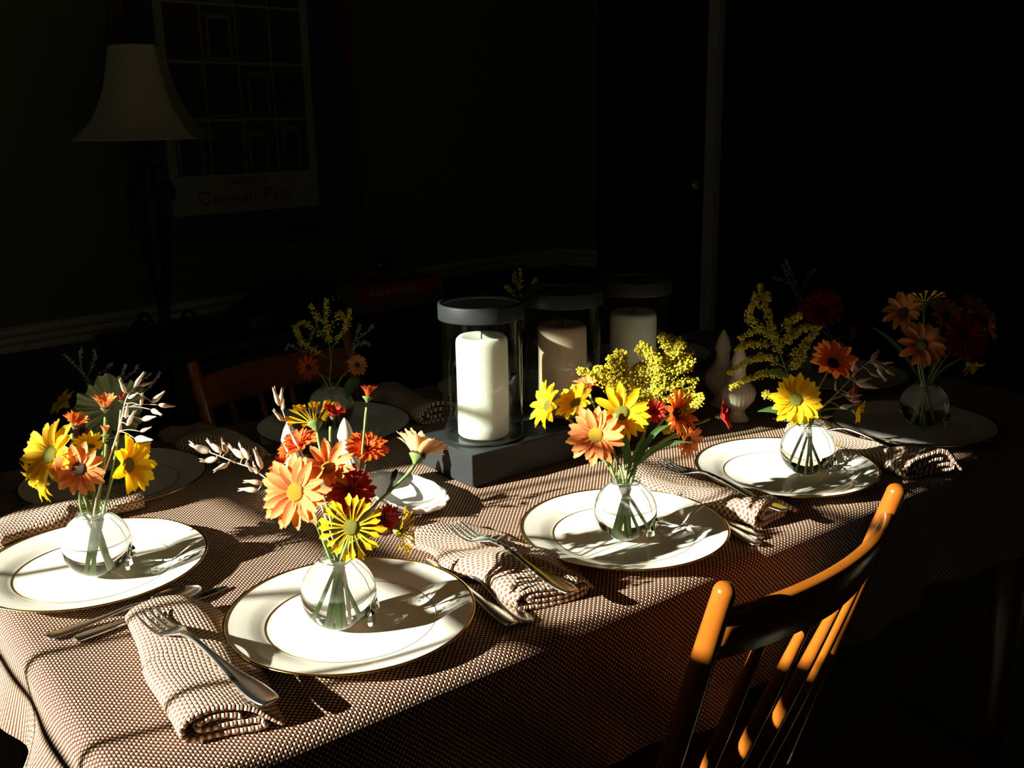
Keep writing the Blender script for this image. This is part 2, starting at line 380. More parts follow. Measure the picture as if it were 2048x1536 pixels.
# ------------------------------------------------------------------ table and cloth
TX0, TX1, TY0, TY1 = -0.276, 1.45, -0.143, 0.792
tb = thing('dining_table', 'red-brown wooden dining table under the woven cloth', 'table', (0, 0, 0))
obj('table_top', bevel_mesh('table_top', box(TX0 + .004, TX1 - .004, TY0 + .004, TY1 - .004, TZ - .030, TZ - .003), M['tablewood'], .004), tb)
for i, (x0, x1, y0, y1) in enumerate(((TX0 + .08, TX1 - .08, TY0 + .07, TY0 + .09), (TX0 + .08, TX1 - .08, TY1 - .09, TY1 - .07), (TX0 + .06, TX0 + .08, TY0 + .07, TY1 - .07), (TX1 - .08, TX1 - .06, TY0 + .07, TY1 - .07))):
    obj('apron', bevel_mesh('apron', box(x0, x1, y0, y1, TZ - .12, TZ - .030), M['tablewood'], .002), tb)
legp = [(.012, 0), (.020, .02), (.026, .10), (.018, .16), (.030, .30), (.034, .42), (.022, .50), (.034, .56), (.036, TZ - .03)]
for x in (TX0 + .075, TX1 - .075):
    for y in (TY0 + .08, TY1 - .08):
        obj('leg', cached('tleg', lambda: mesh('table_leg', *lathe(legp, 20), M['tablewood'])), tb, (x, y, 0))

DROP = 0.195
def drape(u, v):
    du = (u - TX0) if u < TX0 else (u - TX1 if u > TX1 else 0.0)
    dv = (v - TY0) if v < TY0 else (v - TY1 if v > TY1 else 0.0)
    d = math.hypot(du, dv); bx = min(max(u, TX0), TX1); by = min(max(v, TY0), TY1)
    if d < 1e-9:
        return (bx, by, TZ + 0.0008 * math.sin(u * 23) * math.sin(v * 19))
    dx, dy = du / d, dv / d; rf = 0.020; q = rf * PI / 2
    if d < q: out = rf * math.sin(d / rf); dr = rf * (1 - math.cos(d / rf))
    else:
        s = d - q; al = (u * 1.0 + v * 1.0 if abs(dx) * abs(dy) < 1e-6 else (TX0 + by) )
        corner = 2 * abs(dx * dy)
        fl = 0.06 + 0.42 * corner + 0.10 * math.sin(al * 17 + 1.0) + 0.05 * math.sin(al * 41)
        out = rf + s * math.sin(fl); dr = rf + s * math.cos(fl)
    return (bx + dx * out, by + dy * out, TZ - dr)
us = []; u = TX0 - DROP
def axis_pts(a, b):
    p = [a - DROP + DROP * i / 20 for i in range(20)]; n = int((b - a) / .014)
    p += [a + (b - a) * i / n for i in range(n + 1)]; p += [b + DROP * (i + 1) / 20 for i in range(20)]; return p
us, vs = axis_pts(TX0, TX1), axis_pts(TY0, TY1)
cv = []; cuv = []; cf = []
for u in us:
    for v in vs: cv.append(drape(u, v)); cuv.append((u, v))
nv = len(vs)
for i in range(len(us) - 1):
    for j in range(nv - 1): cf.append((i * nv + j, (i + 1) * nv + j, (i + 1) * nv + j + 1, i * nv + j + 1))
cloth = obj('tablecloth', mesh('tablecloth', cv, cf, M['cloth'], True, cuv))
tag(cloth, 'brown and cream basket-weave tablecloth draped over the long table', 'tablecloth')

# ------------------------------------------------------------------ plates
plate_prof = [(0, .0046), (.05, .0046), (.084, .0048), (.090, .0056), (.096, .0076), (.103, .0103), (.110, .0122), (.122, .0146), (.131, .0163), (.1335, .0170),
              (.1338, .0162), (.130, .0144), (.118, .0115), (.104, .0080), (.095, .0045), (.088, .0020), (.078, .0006), (.072, .0006), (.068, .0022), (0, .0022)]
def ring(r, z, t, flat=1.0, n=96): return lathe([(r + t * math.cos(a), z + flat * t * math.sin(a)) for a in [2 * PI * i / 8 for i in range(8)]], n, True)
PLATES = {}
def plate(x, y, label, k):
    t = thing('dinner_plate', label, 'plate', (x, y, TZ + .0012), 0.1 * k, 'gold-rimmed dinner plates')
    obj('plate_body', cached('plate', lambda: mesh('plate_body', *lathe(plate_prof, 96), M['china'])), t)
    obj('gold_rim', cached('prim', lambda: mesh('gold_rim', *ring(.1327, .01665, .0016, .6), M['gold'])), t)['label'] = 'gold band on the plate edge'
    obj('inner_line', cached('pline', lambda: mesh('inner_line', *ring(.0915, .00605, .00050, 1), M['brownline'])), t)
plate(-.179, .315, 'leftmost sunlit ivory plate with gold rim, at the head of the table', 1)
plate(0, 0, 'largest sunlit ivory plate with gold rim, nearest the camera', 2)
plate(.385, -.021, 'sunlit gold-rimmed plate under the goldenrod vase, before the candle tray', 3)
plate(.730, -.010, 'half-lit gold-rimmed plate beside the near chair, under the yellow daisy', 4)
plate(1.071, -.010, 'shadowed gold-rimmed plate at far right', 5)
plate(-.065, .608, 'shadowed plate behind the leftmost sunlit plate', 6)
plate(.321, .640, 'shadowed plate left of the candles on the far side', 7)
plate(.700, .648, 'shadowed plate hidden behind the tall candle glasses', 8)
plate(1.120, .655, 'shadowed plate on the far side behind the right candle glass', 9)
plate(1.265, .270, 'shadowed plate at the unlit far end of the table', 10)

# ------------------------------------------------------------------ napkins
def napkin_mesh(seed, length, wide, high, lump):
    rnd = random.Random(seed)
    base = [(.050, .004), (.040, .012), (.020, .028), (-.005, .033), (-.030, .031), (-.044, .022), (-.043, .009), (-.030, .004), (0, .004), (.026, .005), (.032, .010), (.022, .014), (-.004, .013), (-.026, .013), (-.031, .018), (-.024, .023), (-.006, .024), (.010, .021)]
    path = smooth_path([(x * wide / .1, 0, z * high / .035) for x, z in base], 4)
    th = 0.0024; ns = len(path); L = [0.0]
    for i in range(1, ns): L.append(L[-1] + (path[i] - path[i - 1]).length)
    ny = 34; v = []; uv = []; f = []
    ph = [rnd.uniform(0, 6) for _ in range(6)]
    for j in range(ny + 1):
        y = length * (j / ny - .5); tt = j / ny
        for side in (1, -1):
            for i in range(ns):
                tg = (path[min(i + 1, ns - 1)] - path[max(i - 1, 0)]).normalized(); nr = Vector((-tg.z, 0, tg.x))
                p = path[i] + nr * th * side
                squash = 1 - .22 * tt + lump * .35 * math.sin(tt * 7 + ph[0]) * (p.z / high)
                x = p.x * (1 + .10 * math.sin(tt * 5 + ph[1])) + .006 * math.sin(tt * 4 + ph[2]) + lump * .008 * math.sin(tt * 13 + p.x * 60 + ph[3])
                z = max(.0008, p.z * squash + lump * .0035 * (p.z / high) * math.sin(p.x * 95 + tt * 11 + ph[4]))
                yy = y + .006 * math.sin(p.x * 40 + ph[5]) + (.010 * (p.x / wide) * (1 if tt > .5 else -1))
                v.append((x, yy, z)); uv.append((L[i], y))
    row = 2 * ns
    for j in range(ny):
        for i in range(ns - 1):
            a = j * row + i; b = a + 1; c = a + row; d = b + row; f.append((a, b, d, c))
            a += ns; b += ns; c += ns; d += ns; f.append((a, c, d, b))
        for i in (0, ns - 1):
            a = j * row + i; f.append((a, a + row, a + row + ns, a + ns) if i == 0 else (a, a + ns, a + row + ns, a + row))
    for j in (0, ny):
        for i in range(ns - 1):
            a = j * row + i; f.append((a, a + ns, a + ns + 1, a + 1) if j == 0 else (a, a + 1, a + ns + 1, a + ns))
    return mesh('napkin', v, f, M['napkin'], True, uv)
def napkin(x, y, rz, label, seed, length=.25, wide=.10, high=.032, lump=.3, z=0):
    o = obj('napkin', napkin_mesh(seed, length, wide, high, lump), None, (x, y, TZ + .0015 + z), (0, 0, rz))
    tag(o, label, 'napkin', 'rolled woven napkins')
napkin(-.166, .012, -.09, 'brown and cream rolled napkin under the nearest fork', 1, .262, .098, .029, .12)
napkin(.205, .012, -.02, 'rumpled woven napkin between the nearest plate and the goldenrod plate', 2, .235, .115, .027, .75)
napkin(.566, .015, -.02, 'rumpled woven napkin left of the half-lit plate', 3, .26, .10, .027, .9)
napkin(.905, -.030, -.10, 'rumpled woven napkin left of the shadowed plate at far right', 4, .25, .10, .027, .9)
napkin(-.165, .515, PI / 2 + .10, 'woven napkin lying behind the leftmost sunlit plate', 5, .20, .085, .028, .4)
napkin(.122, .690, .10, 'shadowed napkin at the far edge between two unlit plates', 6, .22, .10, .030, .8)
napkin(.505, .665, .05, 'shadowed napkin beside the tall candle glasses on the far side', 7, .22, .10, .028, .8)

# ------------------------------------------------------------------ cutlery
def ell(y, hw, z, ht, n=10, xo=0, dish=0.0):
    return [(xo + hw * math.cos(2 * PI * i / n), y, z + ht * math.sin(2 * PI * i / n) + dish * (math.cos(2 * PI * i / n) ** 2)) for i in range(n)]
def spline_sections(keys, sub=5, **kw):
    out = []; pts = smooth_path([(k[0], k[1], k[2]) for k in keys], sub); hts = smooth_path([(k[3], k[4] if len(k) > 4 else 0, 0) for k in keys], sub)
    for p, q in zip(pts, hts): out.append(ell(p.x, max(p.y, .0006), p.z, max(q.x, .0005), dish=q.y, **kw))
    return out
def fork_parts():
    h = mesh('fork_handle', *loft(spline_sections([(0, .004, .003, .0012), (.004, .0105, .003, .0016), (.03, .0120, .0038, .0018), (.07, .0070, .007, .0020), (.11, .0040, .0125, .0024), (.145, .0034, .0155, .0026), (.165, .0040, .0140, .0024)])), M['steel'])
    d = mesh('fork_head', *loft(spline_sections([(.160, .0038, .0146, .0022), (.172, .0090, .0108, .0014, .001), (.182, .0128, .0072, .0011, .0016), (.192, .0132, .0050, .0010, .0014), (.197, .0130, .0046, .0009, .001)])), M['steel'])
    tn = mesh('fork_tine', *loft(spline_sections([(.193, .0023, .0047, .0010), (.21, .0021, .0046, .0010), (.23, .0018, .0068, .0009), (.243, .0013, .0098, .0008), (.247, .0006, .0108, .0005)], n=8)), M['steel'])
    return h, d, tn
def orient(t, tilt): t.rotation_euler = (tilt, 0, t.rotation_euler[2])
def place(name, label, cat, a, b, z, tilt=0.0, base_len=.247, group=None):
    d = Vector((b[0] - a[0], b[1] - a[1])); s = d.length / base_len
    t = thing(name, label, cat, (a[0], a[1], TZ + z), math.atan2(d.y, d.x) - PI / 2, group)
    t.rotation_euler = (tilt, 0, math.atan2(d.y, d.x) - PI / 2); t.scale = (s, s, s); return t
def fork(label, a, b, z, tilt=0.0):
    t = place('dinner_fork', label, 'fork', a, b, z, tilt, .247, 'silver dinner forks')
    h, d, tn = cached('fork', fork_parts)
    obj('handle', h, t); obj('fork_head', d, t)
    for x in (-.0108, -.0036, .0036, .0108): obj('tine', tn, t, (x, 0, 0))
def spoon_parts():
    h = mesh('spoon_handle', *loft(spline_sections([(0, .003, .003, .0012), (.004, .0085, .003, .0017), (.025, .0095, .0035, .0018), (.06, .0052, .006, .002), (.09, .0030, .0098, .0022), (.118, .0034, .0095, .0020)])), M['steel'])
    bv = []; bf = []; n = 28; ms = 7
    for side in (0, 1):
        for j in range(ms + 1):
            r = j / ms
            for i in range(n):
                a = 2 * PI * i / n; x = .0185 * r * math.sin(a) * (1 - .10 * math.cos(a)); y = .145 + .030 * r * math.cos(a)
                bv.append((x, y, .0012 + .0072 * r * r + .0012 * side))
        o = side * (ms + 1) * n
        for j in range(ms):
            for i in range(n):
                q = (o + j * n + i, o + j * n + (i + 1) % n, o + (j + 1) * n + (i + 1) % n, o + (j + 1) * n + i)
                bf.append(q if side else q[::-1])
    e0, e1 = ms * n, (ms + 1) * n + ms * n
    for i in range(n): bf.append((e0 + i, e0 + (i + 1) % n, e1 + (i + 1) % n, e1 + i))
    return h, mesh('spoon_bowl', bv, bf, M['steel'])
def spoon(label, a, b, z):
    t = place('teaspoon', label, 'spoon', a, b, z, 0, .175, 'silver spoons'); h, d = cached('spoon', spoon_parts); obj('handle', h, t); obj('bowl', d, t)
def knife_parts():
    h = mesh('knife_handle', *loft(spline_sections([(0, .004, .004, .002), (.004, .0085, .004, .0034), (.03, .0092, .004, .0036), (.07, .0068, .004, .0034), (.095, .0060, .004, .0032), (.100, .0068, .004, .0030)])), M['steel'])
    bl = mesh('knife_blade', *loft(spline_sections([(.098, .0060, .004, .0018), (.12, .0085, .0036, .0011), (.16, .0095, .0032, .0009), (.19, .0085, .003, .0008), (.208, .0030, .003, .0006)])), M['steel'])
    return h, bl
def knife(label, a, b, z):
    t = place('table_knife', label, 'knife', a, b, z, 0, .21, 'silver knives'); h, d = cached('knife', knife_parts); obj('handle', h, t); obj('blade', d, t)
fork('silver fork lying on the nearest napkin', (-.150, -.128), (-.182, .112), .025, -.01)
fork('silver fork lying on the napkin left of the goldenrod plate', (.197, -.138), (.197, .090), .026)
fork('silver fork tucked against the half-lit plate', (.562, -.138), (.569, .092), .026)
fork('silver fork left of the shadowed plate at far right', (.892, -.118), (.900, .075), .026)
fork('shadowed fork between the two unlit plates on the far side', (.182, .790), (.196, .590), .003)
spoon('silver spoon before the leftmost sunlit plate', (-.268, .176), (-.100, .172), .002)
knife('silver knife beside the spoon before the leftmost sunlit plate', (-.246, .150), (-.068, .170), .001)
knife('silver knife at the right of the nearest plate', (.128, -.120), (.150, .085), .001)
spoon('silver spoon at the right of the nearest plate', (.146, -.124), (.166, .060), .001)
knife('silver knife at the right of the goldenrod plate', (.512, -.140), (.532, .06), .001)
spoon('silver spoon at the right of the goldenrod plate', (.495, -.150), (.520, .02), .001)
knife('shadowed knife left of the unlit plate at the left', (-.215, .725), (-.165, .545), .001)

# ------------------------------------------------------------------ candle tray
BX0, BX1, BY0, BY1, BH = .340, .815, .250, .388, .050
o = obj('candle_tray', bevel_mesh('candle_tray', box(0, BX1 - BX0, 0, BY1 - BY0, 0, BH), M['tray'], .0025, 3), None, (BX0, BY0, TZ + .002))
tag(o, 'long charcoal box-shaped tray carrying the three candles', 'candle tray')
HX = ((.412, .318, 'wax', .155, 'left candle, brightly sunlit'), (.578, .325, 'waxpeach', .150, 'middle candle, beige'), (.738, .325, 'wax', .150, 'right candle, unlit by the sun'))
gl_lab = ('sunlit glass cylinder with grey band around the left candle', 'glass cylinder with dark band around the middle candle', 'glass cylinder with dark band around the right candle')
cd_lab = ('tall white pillar candle brightly sunlit on the tray', 'beige pillar candle standing between two white ones', 'dim white pillar candle at the right end of the tray')
for i, (x, y, wx, hh, _) in enumerate(HX):
    zb = TZ + .002 + BH
    g = thing('hurricane_glass', gl_lab[i], 'candle holder', (x, y, zb), 0, 'glass candle cylinders')
    R = .0615
    gm = cached('hgl', lambda: mesh('hurricane_cylinder', *lathe([(R - .0022, .004), (R - .0022, .206), (R, .206), (R, .001), (R - .004, .001), (.02, .001), (0, .001)], 72), M['hurr']))
    obj('glass_cylinder', gm, g)
    obj('rim_band', cached('hband', lambda: mesh('rim_band', *lathe([(R + .0003, .186), (R + .0030, .186), (R + .0034, .188), (R + .0034, .208), (R + .0028, .210), (R - .0028, .210), (R - .0030, .204), (R + .0003, .204)], 72, True), M['slate'])), g)
    obj('foot_ring', cached('hfoot', lambda: mesh('foot_ring', *ring(R - .002, .0018, .0018, 1, 72), M['slate'])), g)
    c = thing('pillar_candle', cd_lab[i], 'candle', (x, y, zb + .003), 0, 'pillar candles')
    rc = .0395
    pr = [(0, 0), (rc - .003, 0), (rc, .003)] + [(rc, .02 + (hh - .03) * k / 8) for k in range(9)] + [(rc - .0012, hh - .004), (rc - .005, hh), (rc - .010, hh - .0015), (.012, hh - .004), (0, hh - .005)]
    obj('wax', mesh('wax_body', *lathe(pr, 64, wob=lambda a, z: 1 + .004 * math.sin(3 * a + z * 40)), M[wx]), c)
    obj('wick', cached('wick', lambda: mesh('wick', *tube([(0, 0, 0), (0, 0, .006), (.001, 0, .010), (.003, 0, .013)], .0011, 6), M['wick'])), c, (0, 0, hh - .005))

# ------------------------------------------------------------------ shakers
def shaker(x, y, label, s=1.0):
    t = thing('urn_shaker', label, 'shaker', (x, y, TZ + .001), .3, 'cream urn-shaped shakers'); t.scale = (s, s, s)
    flute = lambda a, z: 1 + .022 * math.cos(24 * a)
    obj('foot', cached('shf', lambda: mesh('foot', *lathe([(0, 0), (.021, 0), (.0215, .004), (.016, .010), (.013, .016), (.014, .020), (.012, .022), (0, .022)], 32), M['porcelain'])), t)
    obj('body', cached('shb', lambda: mesh('body', *lathe([(.012, .021), (.020, .028), (.029, .040), (.0325, .053), (.030, .063), (.022, .071), (.0165, .078)], 96, wob=flute), M['porcelain'])), t)
    obj('collar', cached('shr', lambda: mesh('collar', *ring(.0160, .079, .0018, 1, 40), M['porcelain'])), t)
    obj('neck', cached('shn', lambda: mesh('neck', *lathe([(.0165, .078), (.0135, .086), (.0118, .098), (.0128, .107), (.0135, .110)], 32), M['porcelain'])), t)
    obj('finial', cached('shc', lambda: mesh('finial', *lathe([(.0148, .108), (.0150, .112), (.0130, .119), (.0095, .130), (.0050, .139), (.0018, .144), (0, .145)], 32), M['porcelain'])), t)
shaker(.900, .225, 'cream urn-shaped shaker nearer of the pair right of the candles', .95)
shaker(.950, .305, 'cream urn-shaped shaker farther of the pair right of the candles')
shaker(.190, .350, 'sunlit cream shaker tip right of the pair behind the front bouquet', .8)
shaker(.121, .388, 'sunlit cream shaker tip left of the pair behind the front bouquet', .8)

# ------------------------------------------------------------------ small dish with butter knife
dv = []; df = []; nd = 64; prof = [(0, .003), (.55, .003), (.75, .006), (.92, .014), (1.0, .020), (1.0, .0185), (.90, .0115), (.74, .003), (.55, 0), (0, 0)]
for (r, z) in prof:
    for i in range(nd):
        a = 2 * PI * i / nd; sc = 1 + (.03 * math.cos(14 * a) if r > .85 else 0)
        dv.append((.046 * r * math.cos(a) * sc, .088 * r * math.sin(a) * sc, z))
for j in range(len(prof) - 1):
    for i in range(nd): df.append((j * nd + i, j * nd + (i + 1) % nd, (j + 1) * nd + (i + 1) % nd, (j + 1) * nd + i))
o = obj('relish_dish', mesh('relish_dish', dv, df, M['dish']), None, (.236, .268, TZ + .0015), (0, 0, -.02))
tag(o, 'small white oval dish with scalloped rim left of the candle tray', 'dish')
knife('small silver knife resting across the white oval dish', (.205, .262), (.268, .345), .021)

# ------------------------------------------------------------------ flowers
VASES = {1: [-0.177, 0.295], 2: [-0.016, -0.006], 3: [0.376, -0.033], 4: [0.747, -0.034], 5: [1.085, -0.02], 6: [-0.065, 0.6], 7: [0.318, 0.64], 8: [0.7, 0.65], 9: [1.11, 0.66], 10: [1.26, 0.29]}
KALE = [-0.0583, 0.597, 0.1258]
KALE_R = 0.0456
KALE_F = [-0.3311, -0.7796, 0.5316]
FLOWERS = [
    (1, 'daisy', 'yellow', [-0.2036, 0.3389, 0.151], 0.0426, [-0.791, -0.392, 0.47], 25, 14, 0.38, 'green', 'largest yellow daisy in the leftmost sunlit vase'),
    (1, 'daisy', 'yellow', [-0.2128, 0.3674, 0.1171], 0.0314, [-0.926, -0.191, -0.325], 20, 20, 0.33, 'green', 'yellow daisy drooping lowest at the left of the leftmost sunlit vase'),
    (1, 'daisy', 'salmon', [-0.1833, 0.2999, 0.1394], 0.0333, [-0.552, -0.801, 0.234], 14, 8, 0.5, 'brown', 'salmon daisy with dark eye in the leftmost sunlit vase'),
    (1, 'daisy', 'yellow', [-0.1611, 0.333, 0.1526], 0.0228, [-0.097, -0.333, 0.938], 16, 25, 0.38, 'green', 'small yellow daisy behind the salmon one in the leftmost sunlit vase'),
    (1, 'daisy', 'yellow', [-0.1346, 0.2817, 0.138], 0.039, [0.61, -0.771, 0.184], 15, 22, 0.45, 'green', 'yellow daisy turned right in the leftmost sunlit vase'),
    (1, 'daisy', 'salmon', [-0.1441, 0.3109, 0.2042], 0.0201, [0.06, -0.031, 0.998], 16, 52, 0.38, 'brown', 'half-open salmon daisy standing highest in the leftmost sunlit vase'),
    (1, 'bud', 'salmon', [-0.1502, 0.2995, 0.1754], 0.0118, [0.08, 0.075, 0.994], 9, 75, 0.4, 'brown', 'closed salmon bud on a green stem in the leftmost sunlit vase'),
    (1, 'daisy', 'salmon', [-0.1684, 0.3594, 0.1763], 0.0194, [0.287, -0.318, 0.904], 15, 48, 0.38, 'brown', 'salmon daisy peeping up behind the largest yellow one'),
    (1, 'bud', 'red', [-0.1272, 0.3006, 0.2124], 0.0077, [0.127, -0.024, 0.992], 8, 70, 0.5, 'brown', 'tiny dark red bud beside the leftmost oat sprig'),
    (2, 'daisy', 'salmon', [-0.0493, 0.0076, 0.162], 0.0387, [-0.744, -0.559, 0.366], 24, 10, 0.38, 'yellow', 'large salmon daisy with yellow eye in the front vase'),
    (2, 'daisy', 'salmon', [-0.0091, 0.0142, 0.1767], 0.0313, [-0.263, -0.53, 0.806], 19, 24, 0.38, 'yellow', 'salmon daisy tilted upward behind the large one in the front vase'),
    (2, 'spider', 'yellow', [-0.0006, 0.0533, 0.2161], 0.0352, [0.161, 0.595, 0.788], 17, 28, 0.3, 'green', 'yellow spoon-petalled daisy seen from behind atop the front vase'),
    (2, 'mum', 'red', [0.0068, 0.0254, 0.2276], 0.0153, [0.142, -0.273, 0.952], 28, 50, 0.3, 'brown', 'small dark red chrysanthemum in front of the yellow spoon-petalled daisy'),
    (2, 'bud', 'orange', [0.0394, 0.007, 0.2477], 0.0136, [0.233, 0.078, 0.969], 9, 62, 0.42, 'brown', 'tallest orange-red bud on a bare stem in the front vase'),
    (2, 'mum', 'orange', [-0.0133, 0.0672, 0.189], 0.0256, [-0.44, 0.013, 0.898], 46, 20, 0.28, 'brown', 'orange chrysanthemum highest at left in the front vase'),
    (2, 'mum', 'orange', [-0.0299, 0.0791, 0.1669], 0.0199, [-0.742, 0.229, 0.63], 41, 22, 0.28, 'brown', 'orange-red chrysanthemum half hidden behind the large salmon daisy'),
    (2, 'mum', 'orange', [0.0375, 0.0144, 0.1868], 0.0254, [-0.01, -0.393, 0.919], 49, 18, 0.28, 'brown', 'orange-red chrysanthemum below the tallest bud in the front vase'),
    (2, 'mum', 'red', [0.0065, -0.005, 0.1546], 0.027, [-0.498, -0.814, 0.299], 52, 14, 0.28, 'brown', 'deep maroon chrysanthemum in the middle of the front vase'),
    (2, 'mum', 'red', [0.0394, -0.0107, 0.1153], 0.0196, [-0.0, -0.993, -0.119], 44, 20, 0.28, 'brown', 'red chrysanthemum low at the right of the front vase'),
    (2, 'daisy', 'peach', [0.0804, -0.0206, 0.1806], 0.0352, [0.569, 0.219, 0.793], 23, 40, 0.38, 'brown', 'pale peach daisy leaning far right on a bent stem'),
    (2, 'spider', 'yellow', [-0.0151, -0.0421, 0.1304], 0.0353, [-0.585, -0.763, 0.274], 22, 6, 0.28, 'green', 'yellow spoon-petalled daisy hanging over the front vase rim'),
    (2, 'spider', 'yellow', [0.042, -0.0404, 0.1104], 0.0283, [0.637, -0.77, 0.04], 18, 24, 0.3, 'green', 'yellow daisy seen edge-on at the right of the front vase'),
    (3, 'daisy', 'yellow', [0.316, 0.045, 0.1762], 0.0326, [-0.908, 0.181, 0.377], 19, 18, 0.43, 'green', 'bright yellow daisy farthest left in the goldenrod vase'),
    (3, 'daisy', 'yellow', [0.3437, 0.0243, 0.1781], 0.0289, [-0.726, -0.136, 0.674], 16, 24, 0.45, 'green', 'bright yellow daisy second from left in the goldenrod vase'),
    (3, 'daisy', 'salmon', [0.3408, -0.0162, 0.1476], 0.0382, [-0.761, -0.576, 0.299], 20, 16, 0.43, 'yellow', 'salmon daisy with yellow eye lowest in the goldenrod vase'),
    (3, 'daisy', 'yellow', [0.3802, -0.0198, 0.169], 0.0386, [-0.608, -0.713, 0.35], 21, 10, 0.35, 'green', 'yellow daisy with large olive eye in the middle of the goldenrod vase'),
    (3, 'daisy', 'salmon', [0.3789, 0.041, 0.1919], 0.0218, [-0.282, -0.035, 0.959], 18, 25, 0.38, 'brown', 'dull salmon daisy behind the bright yellow pair'),
    (3, 'mum', 'red', [0.4185, -0.0367, 0.1673], 0.0169, [-0.488, -0.801, 0.346], 36, 30, 0.28, 'brown', 'small maroon chrysanthemum in the middle of the goldenrod vase'),
    (3, 'daisy', 'salmon', [0.4408, -0.055, 0.1637], 0.0339, [0.094, -0.938, 0.335], 23, 22, 0.33, 'brown', 'salmon daisy turned right in the goldenrod vase'),
    (3, 'daisy', 'salmon', [0.4605, -0.0566, 0.1257], 0.0242, [-0.02, -0.974, -0.227], 15, 25, 0.45, 'brown', 'salmon daisy drooping below another at the right of the goldenrod vase'),
    (3, 'mum', 'red', [0.4985, -0.0762, 0.1545], 0.022, [0.575, -0.752, 0.324], 39, 35, 0.28, 'brown', 'dark red chrysanthemum reaching farthest right from the goldenrod vase'),
    (4, 'daisy', 'yellow', [0.7227, -0.0269, 0.1238], 0.0392, [-0.655, -0.692, 0.303], 24, 10, 0.43, 'green', 'yellow daisy above the half-lit plate before the right shakers'),
    (4, 'daisy', 'salmon', [0.824, -0.0148, 0.1589], 0.0393, [-0.287, -0.581, 0.762], 19, 24, 0.45, 'brown', 'shadowed salmon daisy behind the pale oat sprig at right'),
    (4, 'daisy', 'yellow', [0.8315, -0.0556, 0.0925], 0.021, [0.382, -0.909, -0.166], 14, 30, 0.47, 'green', 'small yellow daisy beneath the pale oat sprig at right'),
    (4, 'mum', 'red', [0.8412, -0.0371, 0.1118], 0.0213, [0.46, -0.864, 0.205], 33, 30, 0.28, 'brown', 'red chrysanthemum half hidden by the pale oat sprig at right'),
    (5, 'daisy', 'salmon', [1.0724, -0.0129, 0.1507], 0.0415, [-0.573, -0.75, 0.331], 21, 10, 0.43, 'green', 'salmon daisy lowest in the shadowed vase at far right'),
    (5, 'spider', 'yellow', [1.106, 0.0085, 0.2144], 0.0386, [0.327, 0.313, 0.892], 18, 22, 0.23, 'green', 'yellow spoon-petalled daisy atop the shadowed vase at far right'),
    (5, 'daisy', 'bronze', [1.0858, 0.0314, 0.1976], 0.0372, [-0.78, -0.163, 0.605], 19, 18, 0.43, 'brown', 'bronze daisy upper left in the shadowed vase at far right'),
    (5, 'daisy', 'bronze', [1.1509, -0.0085, 0.1887], 0.0357, [-0.324, -0.611, 0.722], 20, 18, 0.38, 'brown', 'bronze daisy upper middle in the shadowed vase at far right'),
    (5, 'daisy', 'bronze', [1.1975, -0.0283, 0.1975], 0.0325, [0.069, -0.63, 0.774], 19, 20, 0.38, 'brown', 'bronze daisy upper right in the shadowed vase at far right'),
    (5, 'mum', 'red', [1.1449, -0.0457, 0.1607], 0.0434, [-0.368, -0.898, 0.241], 52, 14, 0.28, 'brown', 'dark red chrysanthemum in the shadowed vase at far right'),
    (5, 'daisy', 'bronze', [1.193, -0.0598, 0.1706], 0.0338, [0.374, -0.901, 0.221], 16, 24, 0.43, 'brown', 'bronze daisy farthest right in the shadowed vase at far right'),
    (5, 'daisy', 'yellow', [1.1402, -0.0633, 0.1164], 0.025, [-0.232, -0.635, -0.737], 9, 35, 0.5, 'green', 'yellow daisy hanging head-down in the shadowed vase at far right'),
    (6, 'daisy', 'yellow', [-0.1103, 0.6511, 0.1294], 0.0252, [-0.699, 0.021, 0.715], 18, 22, 0.45, 'green', 'shadowed yellow daisy behind the leftmost sunlit vase'),
    (6, 'daisy', 'salmon', [-0.0966, 0.6276, 0.0903], 0.0222, [-0.659, -0.495, 0.566], 16, 16, 0.43, 'brown', 'shadowed salmon daisy behind the leftmost sunlit vase'),
    (7, 'daisy', 'orange', [0.2907, 0.6603, 0.1174], 0.0241, [-0.859, -0.452, 0.24], 19, 12, 0.43, 'brown', 'dim orange-red daisy left in the shadowed vase before the sideboard'),
    (7, 'daisy', 'bronze', [0.3615, 0.6191, 0.1177], 0.0208, [-0.153, -0.933, 0.326], 16, 16, 0.47, 'brown', 'dim amber daisy right in the shadowed vase before the sideboard'),
    (10, 'mum', 'red', [1.2575, 0.313, 0.1436], 0.0436, [-0.505, -0.668, 0.547], 44, 16, 0.3, 'brown', 'almost black red chrysanthemum at the unlit far end of the table'),
    (10, 'bud', 'red', [1.2976, 0.2657, 0.0938], 0.0222, [-0.026, -0.062, 0.998], 9, 65, 0.4, 'brown', 'almost black red bud at the unlit far end of the table'),
    (10, 'mum', 'red', [1.2343, 0.3487, 0.119], 0.033, [-0.781, -0.33, 0.531], 39, 16, 0.3, 'brown', 'dim red chrysanthemum behind the tall goldenrod at right'),
]
